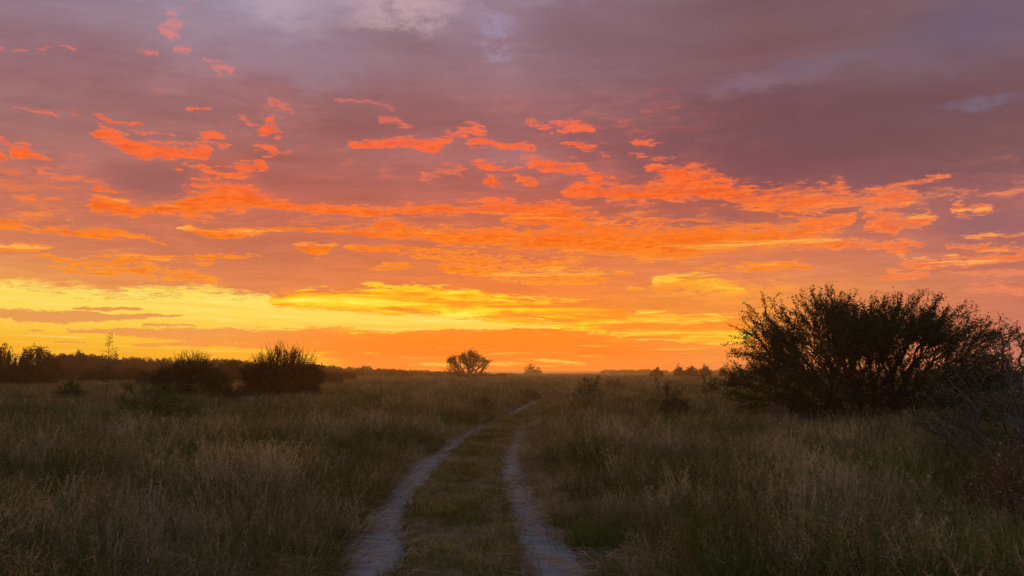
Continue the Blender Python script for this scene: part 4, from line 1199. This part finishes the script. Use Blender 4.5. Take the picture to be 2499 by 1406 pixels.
# thicket along the left horizon: copies of a few bushes
protos = []
def thicket_bush(seed, dense):
    rg = np.random.default_rng(seed)
    def lump(p):
        return 1.0 + 0.10 * np.sin(p[:, 0] * 5 + seed) * np.cos(p[:, 1] * 4 + seed) + 0.06 * np.sin(p[:, 0] * 11 + seed * 2 + p[:, 2] * 7)
    T = crown_targets(220, lambda th: 0.95 / (np.abs(np.cos(th)) ** 2.1 + np.abs(np.sin(th)) ** 2.1) ** (1 / 2.1), 0.8, rg, 0, 0.5, 2.2)
    T = T * lump(T)[:, None]
    T = T * 0.93
    T[:, 2] = np.abs(T[:, 2]) + 0.02
    w, c = MB(), MB(); r2 = np.random.default_rng(seed + 1)
    br, sh = grow(T, np.zeros(3), (0, 0, 1), r2, 0.28, 3, 0.004, 0.4, 0.12)
    for pl, r, lev in br: tube(w if lev <= 2 else c, pl, r, 0.2, 3)
    for pl, r in sh: tube(c, pl, r, 0.2, 3)
    shoot_leaves(c, sh, dense // 2, 0.10, r2, 0.0, 0.5, 0.05, 0.2)
    S_ = crown_targets(dense * 150, lambda th: 0.97 / (np.abs(np.cos(th)) ** 2.1 + np.abs(np.sin(th)) ** 2.1) ** (1 / 2.1), 0.82, rg, 0, 0.72, 2.5)
    S_ = S_ * lump(S_)[:, None]
    leaves(c, S_, 0.085 * rg.uniform(0.6, 1.4, len(S_)), np.clip(rg.normal(0.45, 0.2, len(S_)), 0, 1), rg)
    return w.mesh('stem', M_BARK), c.mesh('foliage', M_FAR)
protos = [thicket_bush(200 + 3 * i, (16, 22, 12, 26)[i]) for i in range(4)]
rg = np.random.default_rng(77)
def put_bush(name, px, Y, top_py, hw_px, label, group, i, cat='bush'):
    k = Y / FPX; H = CAM_H + (906 - top_py) * k; hw = hw_px * k
    root = tag(bpy.data.objects.new(name, None), label, cat, group); COL.objects.link(root)
    root.location = base_at(px, Y); root.rotation_euler = (0, 0, float(rg.uniform(-0.6, 0.6))); root.scale = (hw, hw * 0.85, H)
    for nm, me in zip(('stem', 'foliage'), protos[i % 4]):
        link(nm, me, root)
    return root
round_bush('large_bush', 86, 95, 834, 50, 786, 'big rounded dark bush at the far left, domed above the thicket', 420, leaf_n=34, inner=0.5)
round_bush('large_bush', 132, 105, 864, 26, 832, 'low rounded bush tucked beside the big domed bush at far left', 240, leaf_n=34, inner=0.5)
round_bush('large_bush', 8, 85, 824, 34, 708, 'ragged dark bush cut by the left edge of the view', 420, leaf_n=34, inner=0.5)
round_bush('large_bush', 45, 75, 868, 72, 745, 'wide dark bush in front of the two tall ones at the far left', 420, leaf_n=34, inner=0.5)
round_bush('large_bush', 158, 150, 853, 19, 858, 'small domed bush top, left of a pair above the thicket', 240, leaf_n=34, inner=0.5)
round_bush('large_bush', 192, 145, 854, 21, 892, 'small domed bush top, right of a pair above the thicket', 240, leaf_n=34, inner=0.5)
round_bush('large_bush', 562, 90, 869, 36, 1262, 'rounded dark bush showing between the two spiky shrubs', 420, leaf_n=34, inner=0.5)
prof = [(120, 862), (215, 862), (260, 868), (340, 871), (440, 870), (560, 876), (640, 880), (770, 887), (830, 893), (880, 892), (930, 894), (1000, 899), (1080, 904), (1200, 908)]
xs_ = [p[0] for p in prof]; ys_ = [p[1] for p in prof]
x = 118.0; i = 0
while x < 830:
    Y = float(rg.uniform(150, 240))
    tall_ = rg.uniform(0, 1) < 0.5
    put_bush('thicket_bush', x, Y, float(np.interp(x, xs_, ys_) + (rg.uniform(-1, 5) if tall_ else rg.uniform(4, 14))), float(rg.uniform(24, 58)), 'dark bush in the continuous low thicket along the left horizon', 'bushes of the left thicket', i)
    x += float(rg.uniform(9, 19)); i += 1
x = 775.0
while x < 1260:
    Y = float(rg.uniform(170, 280))
    put_bush('horizon_bush', x, Y, float(np.interp(x, xs_, ys_) + rg.uniform(-1, 8)), float(rg.uniform(18, 44)), 'hazy low bush on the horizon left of the track', 'hazy bushes left of the track', i)
    x += float(rg.uniform(11, 24)); i += 1
for x in (20, 100, 140, 170, 215, 240, 262, 300, 330, 362, 410, 545, 596, 800, 845):
    put_bush('thicket_bush', x + float(rg.uniform(-8, 8)), float(rg.uniform(70, 115)), float(893 + rg.uniform(0, 14)), float(rg.uniform(18, 46)), 'lower bush along the front of the left thicket', 'front bushes of the left thicket', i); i += 1
x = 1480.0
while x < 2560:
    Y = float(rg.uniform(420, 560))
    put_bush('horizon_bush', x, Y, float(901.5 + rg.uniform(-1.5, 2.0)), float(rg.uniform(10, 22)), 'far low bush in the thin dark line on the right horizon', 'far bushes on the right horizon', i)
    x += float(rg.uniform(14, 30)); i += 1

# ------------------------------------------------------------------ grass tussocks and small plants one can pick out
def tussock(px, Y, h, rad, seed, label, mat, n=420, tint=0.45, wid=1.0, stems=26, spread=0.38, name='grass_tussock', cat='grass tussock', head=6):
    h = h * (1.42 if mat is M_GREEN else 1.1)
    if mat is M_GREEN: n, wid, stems, head = int(n * 1.5), wid * 1.6, 6, 2
    me = tall_tuft(seed, n, stems, h, rad, wid, spread, tint, head).mesh(name, mat)
    return tag(link(name, me, None, base_at(px, Y)), label, cat)
tussock(2172, 10.6, 0.74, 0.42, 301, 'broad bright green grass tussock right of centre, largest below the big acacia', M_GREEN, 620, 0.45, 1.7)
tussock(2030, 12.2, 0.66, 0.36, 302, 'green grass tussock just left of the largest one below the acacia', M_GREEN, 460, 0.42, 1.7)
tussock(2352, 14.2, 0.60, 0.42, 303, 'green grass tussock under the grey thorn bush', M_GREEN, 460, 0.45, 1.8)
tussock(1440, 15.5, 0.62, 0.26, 304, 'green grass tussock close to the right rut where it fades', M_GREEN, 300, 0.45, 1.8)
tussock(1775, 5.9, 0.62, 0.20, 305, 'dark green broad-bladed tussock with brown seed spikes at the bottom edge', M_GREEN, 240, 0.5, 1.6)
tussock(2455, 6.4, 0.66, 0.48, 306, 'yellowish green grass clump in the lower right corner', M_GREEN, 620, 0.6, 1.5)
tussock(425, 10.6, 0.62, 0.36, 307, 'green grass tussock in the left foreground below the low shrub', M_GREEN, 420, 0.55, 1.5)
tussock(545, 12.0, 0.62, 0.24, 308, 'narrow grey green tussock right of another in the left foreground', M_GREEN, 260, 0.6, 1.5)
tussock(1340, 27, 0.55, 0.35, 309, 'green tuft in the grass just right of the track bend', M_GREEN, 320, 0.5, 2.6)
tussock(232, 23, 0.72, 0.75, 310, 'yellow green grass clump at the left foot of the low shrub', M_GREEN, 560, 0.75, 2.4)
tussock(480, 21.0, 0.40, 0.50, 313, 'dark green low clump at the right foot of the low shrub', M_GREEN, 320, 0.2, 2.4)
tussock(1455, 7.6, 0.34, 0.30, 311, 'dark low green clump beside the right rut in the foreground', M_GREEN, 380, 0.35, 1.4)
tussock(1860, 16.0, 0.52, 0.40, 312, 'thin yellow green tussock in the pale grass left below the acacia', M_GREEN, 320, 0.62, 2.0)
tussock(838, 9.3, 0.52, 0.30, 314, 'pale brown grass tuft beside the left edge of the left rut', M_GRASS, 420, 0.62, 1.3)
tussock(350, 6.3, 0.42, 0.42, 315, 'pale dead straw clump at the lower left edge', M_DEAD, 300, 0.85, 1.4, 30, 0.75, 'straw_clump', 'straw clump')
for i, (px, Y, lab) in enumerate([(655, 38, 'leftmost silvery grey shrub at the foot of the taller spiky shrub'), (705, 37, 'middle silvery grey shrub at the foot of the taller spiky shrub'), (752, 39, 'rightmost silvery grey shrub at the foot of the taller spiky shrub'), (1955, 20.6, 'leftmost silvery weed in front of the big acacia'), (2088, 20.2, 'silvery weed in front of the middle of the big acacia'), (2232, 20.4, 'pale leafy weed at the right foot of the big acacia')]):
    round_bush('silver_shrub', px, Y, 906 + (CAM_H - (0.95 if Y > 30 else 0.62)) * FPX / Y, 26 if Y > 30 else 16, 331 + 2 * i, lab, 70, 'shrub', leaf=M_SAGE, leaf_n=9, leaf_size=0.05)
# pinkish seed spikes
def spikes(px, Y, n, h, seed, label, tint):
    rg = np.random.default_rng(seed)
    root = tag(bpy.data.objects.new('seed_spikes', None), label, 'seed spikes'); COL.objects.link(root); root.location = base_at(px, Y)
    for i in range(n):
        m = MB(); b = np.array([rg.uniform(-0.14, 0.14), rg.uniform(-0.1, 0.1), -0.02]); H = h * rg.uniform(0.75, 1.1)
        ts = np.linspace(0, 1, 9); le = rg.normal(0, 0.10, 2)
        c = b + np.stack([le[0] * ts ** 2 * H, le[1] * ts ** 2 * H, ts * H], -1)
        tube(m, c, 0.0022 * np.ones(9), tint, 4)
        u = np.linspace(0.76, 1.06, 8)
        cc = b + np.stack([le[0] * u ** 2 * H, le[1] * u ** 2 * H, u * H], -1)
        tube(m, cc, 0.007 * np.sin(np.linspace(0.25, 2.95, 8)) + 0.001, tint, 6)
        link('spike', m.mesh('spike', M_DEAD), root)
    return root
spikes(385, 7.6, 6, 0.62, 401, 'pinkish grass seed spikes standing in the left foreground', 0.85)
spikes(1800, 5.8, 5, 0.80, 402, 'brown cat-tail like seed spikes above the bottom edge tussock', 0.3)
spikes(2130, 11.5, 4, 1.0, 403, 'dark seed spikes standing above the largest green tussock', 0.05)
# ------------------------------------------------------------------ low sun behind the cloud bank, and the dusty air
SUN_PX, SUN_PY = 1165, 876
saz, sel = azel(SUN_PX, SUN_PY)
sun = bpy.data.lights.new('sun', 'SUN')
sun.energy = 2.6
sun.angle = math.radians(12)
sun.color = (1.0, 0.45, 0.14)
so = bpy.data.objects.new('sun', sun); COL.objects.link(so)
sd = Vector((math.sin(saz) * math.cos(sel), math.cos(saz) * math.cos(sel), math.sin(sel)))
so.rotation_euler = (-sd).to_track_quat('-Z', 'Y').to_euler()

hm = bpy.data.materials.new('dusty_air'); hm.use_nodes = True
g = NG(hm.node_tree); g.n.clear()
pv = g.new('ShaderNodeVolumePrincipled')
pv.inputs['Color'].default_value = (0.92, 0.68, 0.36, 1)
pv.inputs['Density'].default_value = 0.0006
pv.inputs['Anisotropy'].default_value = 0.65
ho = g.new('ShaderNodeOutputMaterial'); g.l.new(pv.outputs[0], ho.inputs['Volume'])
bmh = bmesh.new(); bmesh.ops.create_cube(bmh, size=1.0)
for v in bmh.verts:
    v.co = Vector((v.co.x * 1300, v.co.y * 700 + 270, (v.co.z + 0.5) * 11.5 - 1.5))
hme = bpy.data.meshes.new('haze'); bmh.to_mesh(hme); bmh.free(); hme.materials.append(hm)
tag(link('haze', hme), 'dusty evening air lying over the plain', 'haze', kind='stuff')
